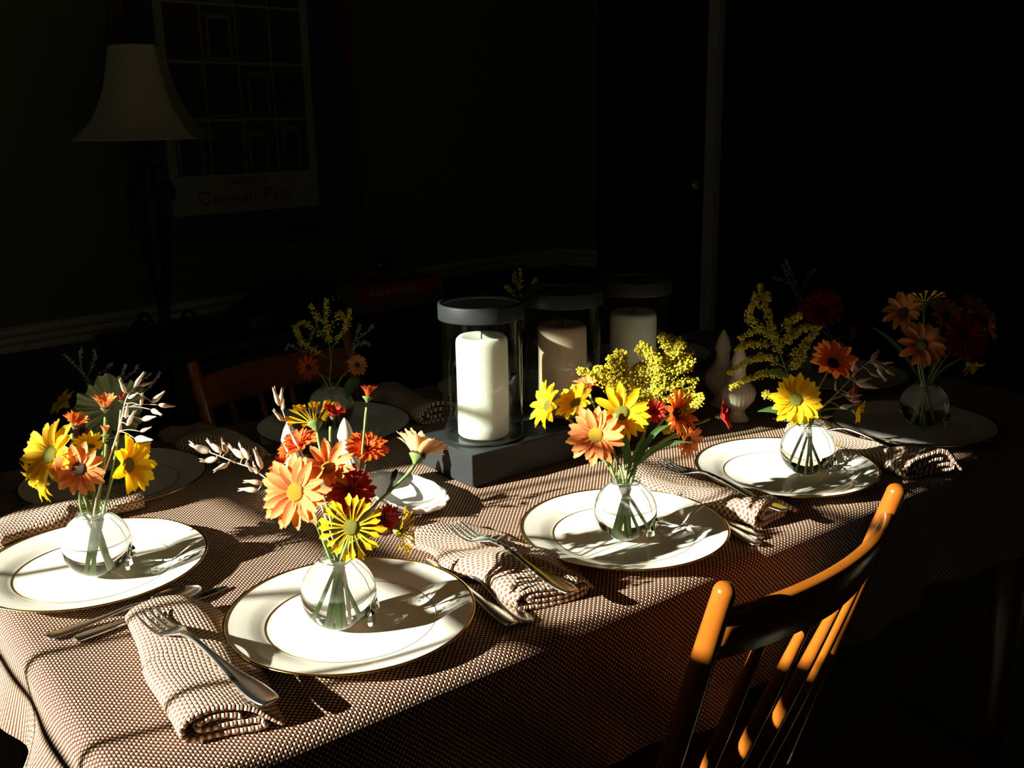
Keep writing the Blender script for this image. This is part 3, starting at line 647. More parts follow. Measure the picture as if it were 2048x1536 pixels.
OATS = [
    (1, [[-0.1599, 0.2819, 0.0997], [-0.1376, 0.2908, 0.1784], [-0.1246, 0.2925, 0.2135], [-0.1146, 0.2893, 0.2268]], [([-0.1132, 0.2896, 0.2287], [-0.101, 0.2874, 0.2455]), ([-0.1074, 0.2878, 0.2292], [-0.0937, 0.2847, 0.2318]), ([-0.1239, 0.2916, 0.222], [-0.1289, 0.2948, 0.2399]), ([-0.1112, 0.2803, 0.2069], [-0.1077, 0.2828, 0.2218]), ([-0.099, 0.2776, 0.2092], [-0.0813, 0.2798, 0.2198]), ([-0.0935, 0.2725, 0.2063], [-0.0752, 0.2692, 0.2013]), ([-0.1041, 0.2676, 0.2034], [-0.0975, 0.2495, 0.1995]), ([-0.129, 0.282, 0.1854], [-0.1215, 0.2735, 0.2048]), ([-0.1147, 0.2711, 0.1929], [-0.1043, 0.251, 0.1987]), ([-0.1175, 0.2743, 0.1777], [-0.1065, 0.2657, 0.1829]), ([-0.1254, 0.2718, 0.1714], [-0.1118, 0.2471, 0.1728]), ([-0.1284, 0.2879, 0.1929], [-0.1236, 0.2888, 0.2107]), ([-0.1366, 0.2915, 0.1757], [-0.1315, 0.2975, 0.1913]), ([-0.1225, 0.2883, 0.2162], [-0.1136, 0.277, 0.2236])], 'pinkish-tan oat sprig in the leftmost sunlit vase'),
    (2, [[-0.0261, 0.0109, 0.1076], [-0.038, 0.0308, 0.1401], [-0.0523, 0.0478, 0.1582], [-0.0621, 0.0589, 0.1692], [-0.0695, 0.0672, 0.1769], [-0.0803, 0.0772, 0.1821], [-0.0936, 0.0898, 0.1895], [-0.1009, 0.0967, 0.1933]], [([-0.0996, 0.1027, 0.1924], [-0.1119, 0.1283, 0.1971]), ([-0.0913, 0.0899, 0.1929], [-0.1021, 0.1039, 0.2057]), ([-0.0851, 0.0913, 0.1912], [-0.0837, 0.1087, 0.2026]), ([-0.0733, 0.0766, 0.1865], [-0.0827, 0.0943, 0.1977]), ([-0.0692, 0.0729, 0.1856], [-0.0737, 0.0873, 0.1998]), ([-0.0621, 0.0572, 0.1774], [-0.0685, 0.0606, 0.1996]), ([-0.095, 0.0969, 0.1851], [-0.1059, 0.1181, 0.179]), ([-0.0905, 0.0777, 0.1833], [-0.108, 0.0749, 0.181]), ([-0.0646, 0.0547, 0.1622], [-0.0817, 0.0619, 0.1676]), ([-0.0687, 0.058, 0.1544], [-0.0852, 0.0696, 0.1571]), ([-0.0649, 0.0657, 0.1699], [-0.0638, 0.0771, 0.1803]), ([-0.0708, 0.0625, 0.1741], [-0.077, 0.0616, 0.1855])], 'cream oat sprig stretching left from the front vase'),
    (2, [[-0.0128, 0.0206, 0.1088], [-0.0168, 0.0441, 0.1705], [-0.0215, 0.0556, 0.1942], [-0.0257, 0.0649, 0.2124], [-0.0279, 0.0737, 0.2342]], [([-0.0305, 0.072, 0.236], [-0.036, 0.0745, 0.2571]), ([-0.0265, 0.0787, 0.2348], [-0.0187, 0.0897, 0.251]), ([-0.0303, 0.0666, 0.2207], [-0.0403, 0.0695, 0.234]), ([-0.0257, 0.077, 0.2292], [-0.0186, 0.0872, 0.237]), ([-0.0291, 0.0583, 0.1853], [-0.0332, 0.0648, 0.1963]), ([-0.021, 0.0568, 0.1937], [-0.0233, 0.0666, 0.2075])], 'upright oat sprig left of the yellow spoon-petalled daisy'),
    (4, [[0.7444, -0.0439, 0.0835], [0.7643, -0.049, 0.1141], [0.784, -0.0577, 0.1336], [0.8041, -0.0659, 0.1553], [0.8256, -0.076, 0.1747]], [([0.8316, -0.0747, 0.174], [0.853, -0.0744, 0.1872]), ([0.8376, -0.089, 0.1709], [0.848, -0.1015, 0.1734]), ([0.845, -0.0902, 0.1612], [0.8615, -0.0966, 0.1502]), ([0.8281, -0.0879, 0.166], [0.8243, -0.105, 0.1488]), ([0.7983, -0.0654, 0.162], [0.7973, -0.0712, 0.1789]), ([0.8016, -0.064, 0.1506], [0.8132, -0.0657, 0.1636]), ([0.8229, -0.0793, 0.157], [0.8337, -0.0886, 0.151]), ([0.8031, -0.07, 0.1444], [0.8265, -0.0932, 0.1362]), ([0.8043, -0.0718, 0.1458], [0.8189, -0.0861, 0.1519]), ([0.7937, -0.0679, 0.1192], [0.8108, -0.0784, 0.1159]), ([0.7892, -0.0652, 0.1259], [0.7965, -0.0692, 0.1365]), ([0.7977, -0.0674, 0.1248], [0.816, -0.0743, 0.1241]), ([0.7788, -0.0534, 0.1336], [0.7821, -0.0504, 0.1485]), ([0.7805, -0.0619, 0.109], [0.8, -0.0734, 0.1121]), ([0.7588, -0.0489, 0.0949], [0.7733, -0.0552, 0.0958]), ([0.7631, -0.049, 0.0881], [0.7838, -0.0542, 0.0742]), ([0.8336, -0.0789, 0.1693], [0.8497, -0.0849, 0.1583])], 'pale oat sprig catching the sun at right'),
]
RODS = [
    (3, 'gold', [[[0.3889, -0.0254, 0.0934], [0.4135, -0.0282, 0.142], [0.4392, -0.0278, 0.2028], [0.4592, -0.0262, 0.254]], [[0.4371, -0.0282, 0.1967], [0.435, -0.0242, 0.2289], [0.4203, -0.0146, 0.2488]], [[0.4474, -0.028, 0.221], [0.4577, -0.0417, 0.2412], [0.4548, -0.0473, 0.2554]], [[0.4392, -0.0278, 0.2028], [0.4608, -0.0413, 0.2148], [0.4747, -0.0493, 0.2257]], [[0.431, -0.0275, 0.1846], [0.4564, -0.0376, 0.1952], [0.4806, -0.0492, 0.1985]], [[0.4228, -0.0272, 0.1663], [0.4488, -0.0453, 0.1784], [0.4731, -0.065, 0.1814]], [[0.4423, -0.0261, 0.215], [0.4338, -0.0148, 0.2306], [0.4227, -0.0035, 0.2401]], [[0.4506, -0.0244, 0.2394], [0.4453, -0.0292, 0.2507], [0.4372, -0.0324, 0.2607]], [[0.4535, -0.0307, 0.2271], [0.4709, -0.0414, 0.2359], [0.4715, -0.0483, 0.2176]], [[0.4433, -0.0279, 0.2119], [0.4623, -0.0267, 0.2249], [0.4745, -0.019, 0.2414]], [[0.4362, -0.0264, 0.1998], [0.4307, -0.0095, 0.2106], [0.4252, 0.0048, 0.2135]], [[0.4381, -0.029, 0.1967], [0.4623, -0.0452, 0.1858], [0.4763, -0.0493, 0.1874]]], 0.0127, 2.6, 'tallest goldenrod plume in the goldenrod vase'),
    (3, 'gold', [[[0.392, -0.0169, 0.087], [0.4027, -0.0077, 0.1394], [0.4099, 0.0051, 0.1949], [0.4146, 0.0142, 0.2332]], [[0.4087, 0.0019, 0.1825], [0.3948, 0.0124, 0.2092], [0.3765, 0.0206, 0.2186]], [[0.4088, 0.0039, 0.1887], [0.4285, 0.0017, 0.2089], [0.4385, 0.003, 0.2169]], [[0.4077, 0.0007, 0.1764], [0.3871, 0.018, 0.1996], [0.3615, 0.0368, 0.2155]], [[0.4081, -0.0017, 0.1702], [0.4339, -0.0157, 0.1849], [0.444, -0.0237, 0.1814]], [[0.411, 0.0064, 0.2011], [0.4001, 0.009, 0.222], [0.3977, 0.004, 0.2395]], [[0.4092, 0.0015, 0.1825], [0.4308, -0.0008, 0.1924], [0.4535, -0.005, 0.1993]], [[0.4109, 0.0044, 0.1949], [0.4003, 0.0275, 0.2087], [0.3895, 0.0442, 0.2028]], [[0.4104, 0.0038, 0.1918], [0.3948, 0.0125, 0.219], [0.3889, 0.0091, 0.2316]], [[0.4077, 0.0007, 0.1764], [0.4331, -0.0079, 0.1735], [0.4432, -0.0071, 0.1634]]], 0.0128, 2.6, 'broad goldenrod plume behind the yellow daisies in the goldenrod vase'),
    (3, 'gold', [[[0.3837, -0.0344, 0.0937], [0.4095, -0.0412, 0.1327], [0.4446, -0.0583, 0.1624], [0.4666, -0.0693, 0.1802]], [[0.433, -0.0524, 0.1535], [0.4329, -0.0486, 0.1428], [0.4337, -0.0436, 0.1381]], [[0.4506, -0.0609, 0.1684], [0.4632, -0.0741, 0.1786], [0.4619, -0.0765, 0.189]]], 0.0075, 1.8, 'small goldenrod spray low at right in the goldenrod vase'),
    (4, 'gold', [[[0.7435, -0.0353, 0.0682], [0.7369, -0.0041, 0.1469], [0.729, 0.0257, 0.2185], [0.7254, 0.0493, 0.2814]], [[0.731, 0.017, 0.197], [0.7147, 0.0372, 0.2187], [0.6894, 0.0528, 0.2064]], [[0.7342, 0.004, 0.1648], [0.7119, 0.0327, 0.1784], [0.6773, 0.0591, 0.1564]], [[0.7352, -0.0004, 0.1541], [0.7151, 0.0247, 0.1542], [0.6776, 0.0564, 0.1339]], [[0.7301, 0.0237, 0.2149], [0.6976, 0.0426, 0.2352], [0.6964, 0.0382, 0.2581]], [[0.7306, 0.0221, 0.2113], [0.7545, 0.0059, 0.2329], [0.7584, 0.0006, 0.2406]], [[0.7327, 0.0134, 0.1898], [0.7685, 0.0065, 0.2158], [0.8002, -0.0056, 0.217]], [[0.7348, 0.0047, 0.1683], [0.7632, -0.0076, 0.1962], [0.7794, -0.0139, 0.2137]], [[0.7265, 0.0395, 0.2542], [0.7261, 0.04, 0.2691], [0.7277, 0.0318, 0.2625]], [[0.7328, 0.0157, 0.197], [0.6997, 0.0423, 0.1975], [0.6845, 0.0527, 0.1906]], [[0.7115, 0.0061, 0.1189], [0.7026, 0.0086, 0.1276], [0.6941, 0.0083, 0.1292]], [[0.7327, 0.0134, 0.1898], [0.7531, 0.0123, 0.2096], [0.7589, 0.0225, 0.2299]], [[0.7252, 0.0381, 0.2471], [0.7141, 0.0463, 0.2586], [0.7123, 0.0473, 0.2698]], [[0.7365, 0.001, 0.1612], [0.7541, -0.007, 0.1749], [0.7672, -0.0091, 0.1959]]], 0.0096, 2.2, 'tall arching goldenrod before the right shakers'),
    (7, 'dgold', [[[0.3211, 0.6309, 0.0597], [0.3274, 0.6484, 0.1269], [0.3314, 0.662, 0.1773], [0.3381, 0.6735, 0.2277]], [[0.3304, 0.6544, 0.1521], [0.3119, 0.6885, 0.1849], [0.3001, 0.7069, 0.1856]], [[0.3289, 0.6527, 0.1437], [0.3524, 0.6378, 0.1781], [0.362, 0.6334, 0.2125]], [[0.3334, 0.6604, 0.1773], [0.3147, 0.6722, 0.2045], [0.3082, 0.6717, 0.2229]], [[0.3327, 0.6609, 0.1773], [0.3516, 0.6512, 0.2026], [0.3557, 0.6418, 0.1946]], [[0.3274, 0.6484, 0.1269], [0.2942, 0.6769, 0.1538], [0.2837, 0.6892, 0.1843]]], 0.0104, 1.0, 'dim goldenrod in the shadowed vase before the sideboard'),
    (7, 'lav', [[[0.3242, 0.6407, 0.0571], [0.3069, 0.6709, 0.1083], [0.2936, 0.6953, 0.1509], [0.2911, 0.7056, 0.1763]], [[0.2948, 0.6901, 0.1382], [0.2775, 0.7009, 0.1524], [0.2682, 0.6985, 0.1453]], [[0.2975, 0.6866, 0.1339], [0.309, 0.6867, 0.1589], [0.317, 0.6853, 0.1713]], [[0.3257, 0.6424, 0.0655], [0.3584, 0.6375, 0.1239], [0.3772, 0.6392, 0.1699], [0.3831, 0.6396, 0.1824]], [[0.3722, 0.6371, 0.1576], [0.3901, 0.6177, 0.1758], [0.3905, 0.6088, 0.1859]], [[0.3645, 0.6376, 0.1408], [0.3791, 0.627, 0.1538], [0.3873, 0.6157, 0.1499]]], 0.0061, 0.8, 'dim lavender statice spreading in the shadowed vase before the sideboard'),
    (6, 'lav', [[[-0.0855, 0.6268, 0.0348], [-0.0749, 0.65, 0.1292], [-0.0728, 0.658, 0.1582], [-0.0931, 0.6858, 0.1951]], [[-0.0768, 0.6647, 0.1693], [-0.077, 0.6671, 0.192], [-0.0742, 0.6639, 0.2051]], [[-0.0722, 0.6587, 0.1619], [-0.058, 0.6582, 0.1905], [-0.0572, 0.6618, 0.2013]], [[-0.0711, 0.6543, 0.1509], [-0.0476, 0.6369, 0.1773], [-0.0443, 0.6285, 0.1836]], [[-0.072, 0.6477, 0.1291], [-0.0361, 0.6202, 0.1631], [-0.0295, 0.6105, 0.183]], [[-0.0714, 0.6472, 0.1291], [-0.0195, 0.6261, 0.163], [-0.0066, 0.6275, 0.1746]], [[-0.0669, 0.6365, 0.1072], [-0.0063, 0.6054, 0.1414], [0.017, 0.5997, 0.1657]], [[-0.0686, 0.6402, 0.1145], [-0.017, 0.6157, 0.1491], [0.0045, 0.6078, 0.164]]], 0.0052, 0.8, 'wispy lavender statice behind the leftmost sunlit vase'),
    (8, 'dgold', [[[0.7301, 0.6163, 0.0481], [0.7412, 0.6362, 0.1337], [0.7556, 0.6598, 0.2382]], [[0.7462, 0.6418, 0.1622], [0.7352, 0.6667, 0.2001], [0.7317, 0.6748, 0.2045]], [[0.7478, 0.6437, 0.1717], [0.7684, 0.6373, 0.1998], [0.7757, 0.6382, 0.2187]], [[0.7496, 0.6486, 0.1907], [0.7491, 0.668, 0.2183], [0.7562, 0.6768, 0.2314]]], 0.0098, 1.0, 'dim goldenrod tips showing above the middle candle glass'),
    (10, 'lav', [[[1.2646, 0.3179, 0.0569], [1.2495, 0.3625, 0.1566], [1.2333, 0.3981, 0.2265]], [[1.2466, 0.3746, 0.1865], [1.2175, 0.3904, 0.1982], [1.1998, 0.3956, 0.2047]], [[1.2513, 0.3645, 0.1665], [1.2788, 0.3629, 0.2049], [1.293, 0.3617, 0.2139]], [[1.2536, 0.3594, 0.1565], [1.2387, 0.3827, 0.2122], [1.2324, 0.3894, 0.2377]]], 0.0082, 0.8, 'faint greyish statice at the unlit far end of the table'),
]
LEAVES = [
    (3, [0.3781, -0.04, 0.1031], [0.3622, -0.0228, 0.1577], 0.0126, 'green leaf on the left at the neck of the goldenrod vase'),
    (3, [0.3887, -0.0363, 0.0997], [0.4026, -0.0479, 0.1358], 0.0138, 'broad green leaf inside the goldenrod vase bouquet'),
    (3, [0.3985, -0.0308, 0.0993], [0.4511, -0.0745, 0.1287], 0.0056, 'thin curling green leaf at the right of the goldenrod vase'),
    (3, [0.3894, -0.0398, 0.1104], [0.4219, -0.0629, 0.1549], 0.0075, 'narrow upright green leaf at the right of the goldenrod vase'),
    (4, [0.7373, -0.0257, 0.0826], [0.6835, 0.0103, 0.1058], 0.0118, 'pointed green leaf left of the right yellow daisy'),
    (4, [0.7408, -0.0107, 0.1361], [0.6956, 0.0185, 0.1587], 0.0096, 'small grey-green leaf on the lit goldenrod arm'),
    (7, [0.3348, 0.6203, 0.0594], [0.3565, 0.6024, 0.095], 0.0191, 'dim green leaf in the shadowed vase before the sideboard'),
    (5, [1.0969, -0.0017, 0.0843], [1.0394, 0.0592, 0.1741], 0.0084, 'dark thin leaf left in the shadowed vase at far right'),
]

def vase_prof(r): return r
VR = .0395; VZ = .040            # bowl radius, height of its centre
def bowl_r(z, k=0.0):
    d = (z - VZ) / VR; return math.sqrt(max(0.0, 1 - d * d)) * VR - k
def vase_mesh():
    """clear ball: glass filled with water up to the neck"""
    zs = [.0035 + (.0745 - .0035) * i / 36 for i in range(37)]
    pr = [(0, .0005), (.011, .0005)] + [(bowl_r(z), z) for z in zs]
    r1 = bowl_r(.0745); pr += [(r1 - .0012, .0752), (r1 * .5, .0754), (0, .0754)]
    return mesh('vase_glass', *lathe(pr, 72), M['water'])
def neck_mesh():
    r1 = bowl_r(.0745)
    return mesh('neck', *lathe([(r1, .0747), (.0168, .0785), (.0172, .0815), (.0188, .0845), (.0202, .0860), (.0196, .0866), (.0176, .0848), (.0160, .0815), (.0155, .0785), (r1 - .0014, .0752)], 64), M['thin'])
VL = {1: 'round glass vase on the leftmost sunlit plate', 2: 'round glass vase on the nearest plate', 3: 'round glass vase with goldenrod before the candle tray',
      4: 'round glass vase on the half-lit plate beside the near chair', 5: 'shadowed round glass vase at far right', 6: 'shadowed round glass vase behind the leftmost sunlit bouquet',
      7: 'shadowed round glass vase left of the candles', 8: 'unlit glass vase hidden behind the candle glasses', 9: 'unlit glass vase on the far side behind the right candle', 10: 'unlit glass vase at the far end of the table'}
VB = TZ + .0046 + .0014
def crystal_drop():
    return mesh('crystal', *loft([[(r * math.cos(2 * PI * i / 6), .62 * r * math.sin(2 * PI * i / 6), z) for i in range(6)] for r, z in ((.0006, 0), (.0055, -.006), (.0072, -.013), (.0050, -.018), (.0006, -.0205))]), M['crystal'], False)
for k, (x, y) in VASES.items():
    t = thing('bud_vase', VL[k], 'vase', (x, y, VB), .4 * k, 'round glass bud vases')
    b = obj('glass_bowl', cached('vase', vase_mesh), t); b.cycles.is_caustics_caster = True
    obj('glass_neck', cached('neck', neck_mesh), t)
    wr = [(.0178 * math.cos(a), .0178 * math.sin(a), .0785 + .0012 * math.sin(3 * a)) for a in [2 * PI * i / 28 for i in range(29)]]
    obj('wire_tie', cached('wire', lambda: mesh('wire_tie', *tube(wr, .0006, 6), M['wire'])), t)
    if k < 6:
        cr = (cam.matrix_world.translation - Vector((x, y, VB))); ca = math.atan2(cr.y, cr.x) - .4 * k
        for da, zc, sc in ((.95, .028, 1.0), (1.32, .034, .85)):
            a = ca + da
            hang = [(.0178 * math.cos(a), .0178 * math.sin(a), .078)] + [((bowl_r(z) + .0012) * math.cos(a), (bowl_r(z) + .0012) * math.sin(a), z) for z in (.072, .062, .05, .042, zc)]
            cdr = obj('crystal_drop', cached('cdrop', crystal_drop), t, hang[-1], (0, 0, a + PI / 2)); cdr.scale = (sc, sc, sc); cdr['label'] = 'clear cut crystal drop'
            obj('wire', mesh('hanging_wire', *tube(hang, .0004, 5), M['wire']), t)

def petal_mesh(wid, kind, key):
    n, m = 7, 4; v = []; f = []
    for j in range(n + 1):
        t = j / n
        if kind == 'spider': w = wid * (.22 + .10 * t + .68 * math.exp(-((t - .84) / .17) ** 2)) if t < .99 else wid * .28
        elif kind == 'mum': w = wid * (.40 + .60 * math.sin(PI * min(1, t * .62 + .12))) * (1 if t < .9 else .7)
        else: w = wid * math.sin(PI * (0.10 + .80 * t ** .85)) ** .75 if t < .99 else wid * .34
        for i in range(m + 1):
            s = 2 * i / m - 1
            x = .5 * w * s; cupz = .16 * w * s * s * (1.5 if kind == 'spider' else 1.0) - .02 * math.cos(s * PI) * w
            z = cupz + .05 * math.sin(PI * t) - .10 * t * t
            v.append((x, t - (.05 * s * s if t > .9 else 0) - (.03 * math.cos(2 * PI * s) if t > .95 else 0), z))
    for j in range(n):
        for i in range(m): a = j * (m + 1) + i; f.append((a, a + 1, a + m + 2, a + m + 1))
    return mesh('petal', v, f, M[key])
def disc_mesh(key):
    bm = bmesh.new(); bmesh.ops.create_icosphere(bm, subdivisions=3, radius=1.0)
    rnd = random.Random(5)
    for q in bm.verts:
        q.co.z *= .55; q.co *= 1 + rnd.uniform(-.07, .07)
    me = bpy.data.meshes.new('disc'); bm.to_mesh(me); bm.free(); me.materials.append(M['disc_' + {'green': 'green', 'yellow': 'yellow', 'brown': 'brown', 'olive': 'green'}[key]])
    me.polygons.foreach_set('use_smooth', [True] * len(me.polygons)); return me
def calyx_mesh(): return mesh('calyx', *lathe([(0, -1.1), (.22, -1.05), (.34, -.8), (.62, -.45), (.92, -.12), (1.0, .05), (.8, .1), (0, .1)], 14, wob=lambda a, z: 1 + .06 * math.cos(7 * a)), M['calyx'])
def frame_to(face):
    z = Vector(face).normalized(); x = z.orthogonal().normalized(); y = z.cross(x)
    return Matrix((x, y, z)).transposed()

def stem_points(head, face, k, rnd, back=.012, reach=.030):
    x, y = VASES[k]; neck = Vector((x, y, VB + .079)); hd = Vector(head); fc = Vector(face)
    a = rnd.uniform(0, 2 * PI); out = hd - neck; ang = math.atan2(out.y, out.x)
    nk = neck + Vector((math.cos(ang), math.sin(ang), 0)) * rnd.uniform(.004, .011) + Vector((rnd.uniform(-.004, .004), rnd.uniform(-.004, .004), 0))
    bot = Vector((x, y, VB + rnd.uniform(.009, .014))) - Vector((math.cos(ang + rnd.uniform(-.8, .8)), math.sin(ang + rnd.uniform(-.8, .8)), 0)) * rnd.uniform(.009, .024)
    d = (hd - nk).length
    p0 = hd - fc * back; p1 = hd - fc * min(reach, d * .35); up = (nk - bot).normalized()
    p1 = p1.lerp(p0 + (nk - p0) * .25, .35)
    p2 = nk + up * d * .35
    pts = []
    for i in range(15):
        t = i / 14; pts.append((1 - t) ** 3 * p0 + 3 * (1 - t) ** 2 * t * p1 + 3 * (1 - t) * t * t * p2 + t ** 3 * nk)
    pts.append(nk.lerp(bot, .5)); pts.append(bot); return pts

def flower(idx, k, kind, col, p, r, face, n, cup, wid, disc, label):
    rnd = random.Random(100 + idx); hd = Vector((p[0], p[1], p[2] + TZ))
    x, y = VASES[k]; base = Vector((x, y, VB + .01))
    nm = {'daisy': 'daisy', 'spider': 'spoon_petal_daisy', 'mum': 'chrysanthemum', 'bud': 'flower_bud'}[kind]
    t = thing(nm, label, 'flower', base, 0, 'cut flowers in the vases')
    pts = [q - base for q in stem_points(hd, face, k, rnd)]
    sr = .0016 if kind != 'bud' else .0014
    obj('stem', mesh('stem', *tube(pts, [sr * 1.15] * 3 + [sr] * (len(pts) - 3), 7), M['stem']), t)
    H = Matrix.Translation(hd - base) @ frame_to(face).to_4x4()
    dr = r * {'daisy': .25, 'spider': .23, 'mum': .16, 'bud': .28}[kind]
    c = obj('calyx', cached('calyx', calyx_mesh), t); cs = max(dr * 1.05, r * .20 if kind != 'bud' else r * .42)
    c.matrix_local = H @ Matrix.Translation((0, 0, -.001)) @ Matrix.Scale(cs, 4)
    if kind != 'bud':
        dk = cached(('disc', disc), lambda: disc_mesh(disc)); o = obj('flower_eye', dk, t)
        o.matrix_local = H @ Matrix.Translation((0, 0, r * .03)) @ Matrix.Diagonal((dr, dr, dr * .75, 1))
    pm = cached(('petal', round(wid, 2), 'mum' if kind in ('mum', 'bud') else kind, col), lambda: petal_mesh(wid, 'mum' if kind in ('mum', 'bud') else kind, col))
    if kind == 'mum': layers = [(n // 2, cup, 1.0), (int(n * .30), cup + 22, .78), (n - n // 2 - int(n * .30), cup + 45, .52)]
    elif kind == 'bud': layers = [(n - n // 3, cup, 1.0), (n // 3, cup + 10, .92)]
    else: layers = [(n - n // 2, cup, 1.0), (n // 2, cup + 9, .93)]
    ph = rnd.uniform(0, 6)
    for li, (cnt, cp, ln) in enumerate(layers):
        for i in range(cnt):
            a = ph + 2 * PI * (i + .5 * li) / max(cnt, 1) + rnd.uniform(-.09, .09)
            tilt = math.radians(cp + rnd.uniform(-7, 7)); L = r * ln * rnd.uniform(.90, 1.05)
            inner = dr * .75 if kind != 'bud' else r * .12
            o = obj('petal', pm, t)
            Lp = max(L - inner * math.cos(tilt), r * .2)
            o.matrix_local = H @ Matrix.Rotation(a, 4, 'Z') @ Matrix.Translation((0, inner, 0)) @ Matrix.Rotation(tilt, 4, 'X') @ Matrix.Rotation(rnd.uniform(-.22, .22), 4, 'Y') @ Matrix.Scale(Lp, 4)
for i, (k, kind, col, p, r, face, n, cup, wid, disc, label) in enumerate(FLOWERS):
    flower(i, k, kind, col, p, r, face, n, cup, wid, disc, label)

def spikelet_mesh():
    secs = []
    for t, r in ((0, .02), (.08, .09), (.25, .14), (.45, .125), (.7, .07), (.88, .045), (1, .012)):
        secs.append([(r * math.cos(2 * PI * i / 7), t, r * .75 * math.sin(2 * PI * i / 7)) for i in range(7)])
    v, f = loft(secs); mb = MB().add(v, f)
    mb.add(*tube([(0.0, .62, .02), (.055, .85, .05), (.085, 1.02, .06)], [.04, .03, .008], 5))
    return mb.mesh('husk', M['oat'])
for k, stem, sp, label in OATS:
    x, y = VASES[k]; base = Vector((x, y, VB + .012)); t = thing('oat_sprig', label, 'oat sprig', base, 0, 'dried oat sprigs in the vases')
    W = [Vector((q[0], q[1], q[2] + TZ)) - base for q in stem]
    pts = smooth_path([Vector((.006, -.004, .002)), Vector((.002, 0, .068))] + W[1:], 6)
    obj('stem', mesh('stem', *tube(pts, [.0012 - .0007 * i / len(pts) for i in range(len(pts))], 6), M['oat']), t)
    for b, tp in sp:
        b = Vector((b[0], b[1], b[2] + TZ)) - base; tp = Vector((tp[0], tp[1], tp[2] + TZ)) - base
        near = min(pts, key=lambda q: (q - b).length + .3 * max(0, q.z - b.z)); d = tp - b
        o = obj('husk', cached('husk', spikelet_mesh), t)
        yv = d.normalized(); xv = yv.orthogonal().normalized(); zv = xv.cross(yv)
        o.matrix_local = Matrix.Translation(b) @ Matrix((xv, yv, zv)).transposed().to_4x4() @ Matrix.Diagonal((d.length * 1.2, d.length, d.length * 1.2, 1))
        if (near - b).length > .002:
            obj('pedicel', mesh('pedicel', *tube(smooth_path([near, near.lerp(b, .5) + Vector((0, 0, .002)), b], 4), .0005, 5), M['oat']), t)

def floret_shape(rnd, c, r):
    v = []; ring_ = []
    ax = Vector((rnd.uniform(-1, 1), rnd.uniform(-1, 1), rnd.uniform(.0, 1.2))).normalized(); a = ax.orthogonal().normalized(); b = ax.cross(a)
    v.append(c - ax * r)
    for lv, rr_ in ((-.1, .85), (.7, .7)):
        for i in range(5):
            w = 2 * PI * i / 5 + lv; v.append(c + ax * r * lv + (a * math.cos(w) + b * math.sin(w)) * r * rr_)
    v.append(c + ax * r * .8)
    f = [(0, 1 + (i + 1) % 5, 1 + i) for i in range(5)] + [(1 + i, 1 + (i + 1) % 5, 6 + (i + 1) % 5, 6 + i) for i in range(5)] + [(11, 6 + i, 6 + (i + 1) % 5) for i in range(5)]
    return v, f
for gi, (k, col, arms, rad, dens, label) in enumerate(RODS):
    rnd = random.Random(40 + gi); x, y = VASES[k]; base = Vector((x, y, VB + .012))
    t = thing('statice_sprig' if col == 'lav' else 'goldenrod_sprig', label, 'flower', base, 0, 'filler sprays in the vases')
    fm = MB(); sm = MB()
    for ai, arm in enumerate(arms):
        W = [Vector((q[0], q[1], q[2] + TZ)) - base for q in arm]
        if ai == 0: W = [Vector((.004, .003, 0)), Vector((0, 0, .072))] + W[1:]
        pts = smooth_path(W, 8)
        (sm if ai else MB()).add(*tube(pts, .0007, 5))
        if ai == 0: obj('stem', mesh('stem', *tube(pts, [.0016 - .0009 * i / len(pts) for i in range(len(pts))], 6), M['stem']), t)
        tail = [q for i, q in enumerate(pts) if (i / len(pts) > (.62 if ai == 0 else .18))]
        ln = sum((tail[i + 1] - tail[i]).length for i in range(len(tail) - 1)); cnt = int(dens * ln / .00042)
        for _ in range(cnt):
            u = rnd.random(); q = tail[min(int(u * len(tail)), len(tail) - 1)]
            spread = rad * (1.0 - .55 * u) * (rnd.random() ** .6)
            d = Vector((rnd.gauss(0, 1), rnd.gauss(0, 1), rnd.gauss(.35, .9))).normalized()
            c = q + d * spread; fr = rnd.uniform(.0011, .0020) * (.8 if col == 'lav' else 1)
            fm.add(*floret_shape(rnd, c, fr))
            if rnd.random() < .22: sm.add(*tube([q, c], .00035, 3, False))
    if sm.v: obj('twigs', sm.mesh('twigs', M['stem']), t)['kind'] = 'stuff'
    obj('florets', fm.mesh('florets', M['lavflower' if col == 'lav' else 'goldflower'], False), t)['kind'] = 'stuff'

for li, (k, b, tp, w, label) in enumerate(LEAVES):
    x, y = VASES[k]; base = Vector((x, y, VB + .03)); t = thing('cut_leaf', label, 'leaf', base, 0, 'green leaves in the vases')
    B = Vector((b[0], b[1], b[2] + TZ)) - base; T = Vector((tp[0], tp[1], tp[2] + TZ)) - base
    side = (T - B).cross(_b).normalized(); nr = side.cross(T - B).normalized(); v = []; f = []; n = 10
    for j in range(n + 1):
        u = j / n; c = B.lerp(T, u) + Vector((0, 0, .012 * math.sin(PI * u))); hw = .5 * w * math.sin(PI * min(.98, u * .92 + .08)) ** .8
        for s in (-1, -.5, 0, .5, 1): v.append(c + side * hw * s + nr * (.25 * hw * abs(s)))
    for j in range(n):
        for i in range(4): a = j * 5 + i; f.append((a, a + 1, a + 6, a + 5))
    obj('blade', mesh('leaf_blade', v, f, M['leaf']), t)
    obj('stem', mesh('stem', *tube(smooth_path([(0.003, .002, -.02), (0, 0, .048), B], 5), .0009, 6), M['stem']), t)

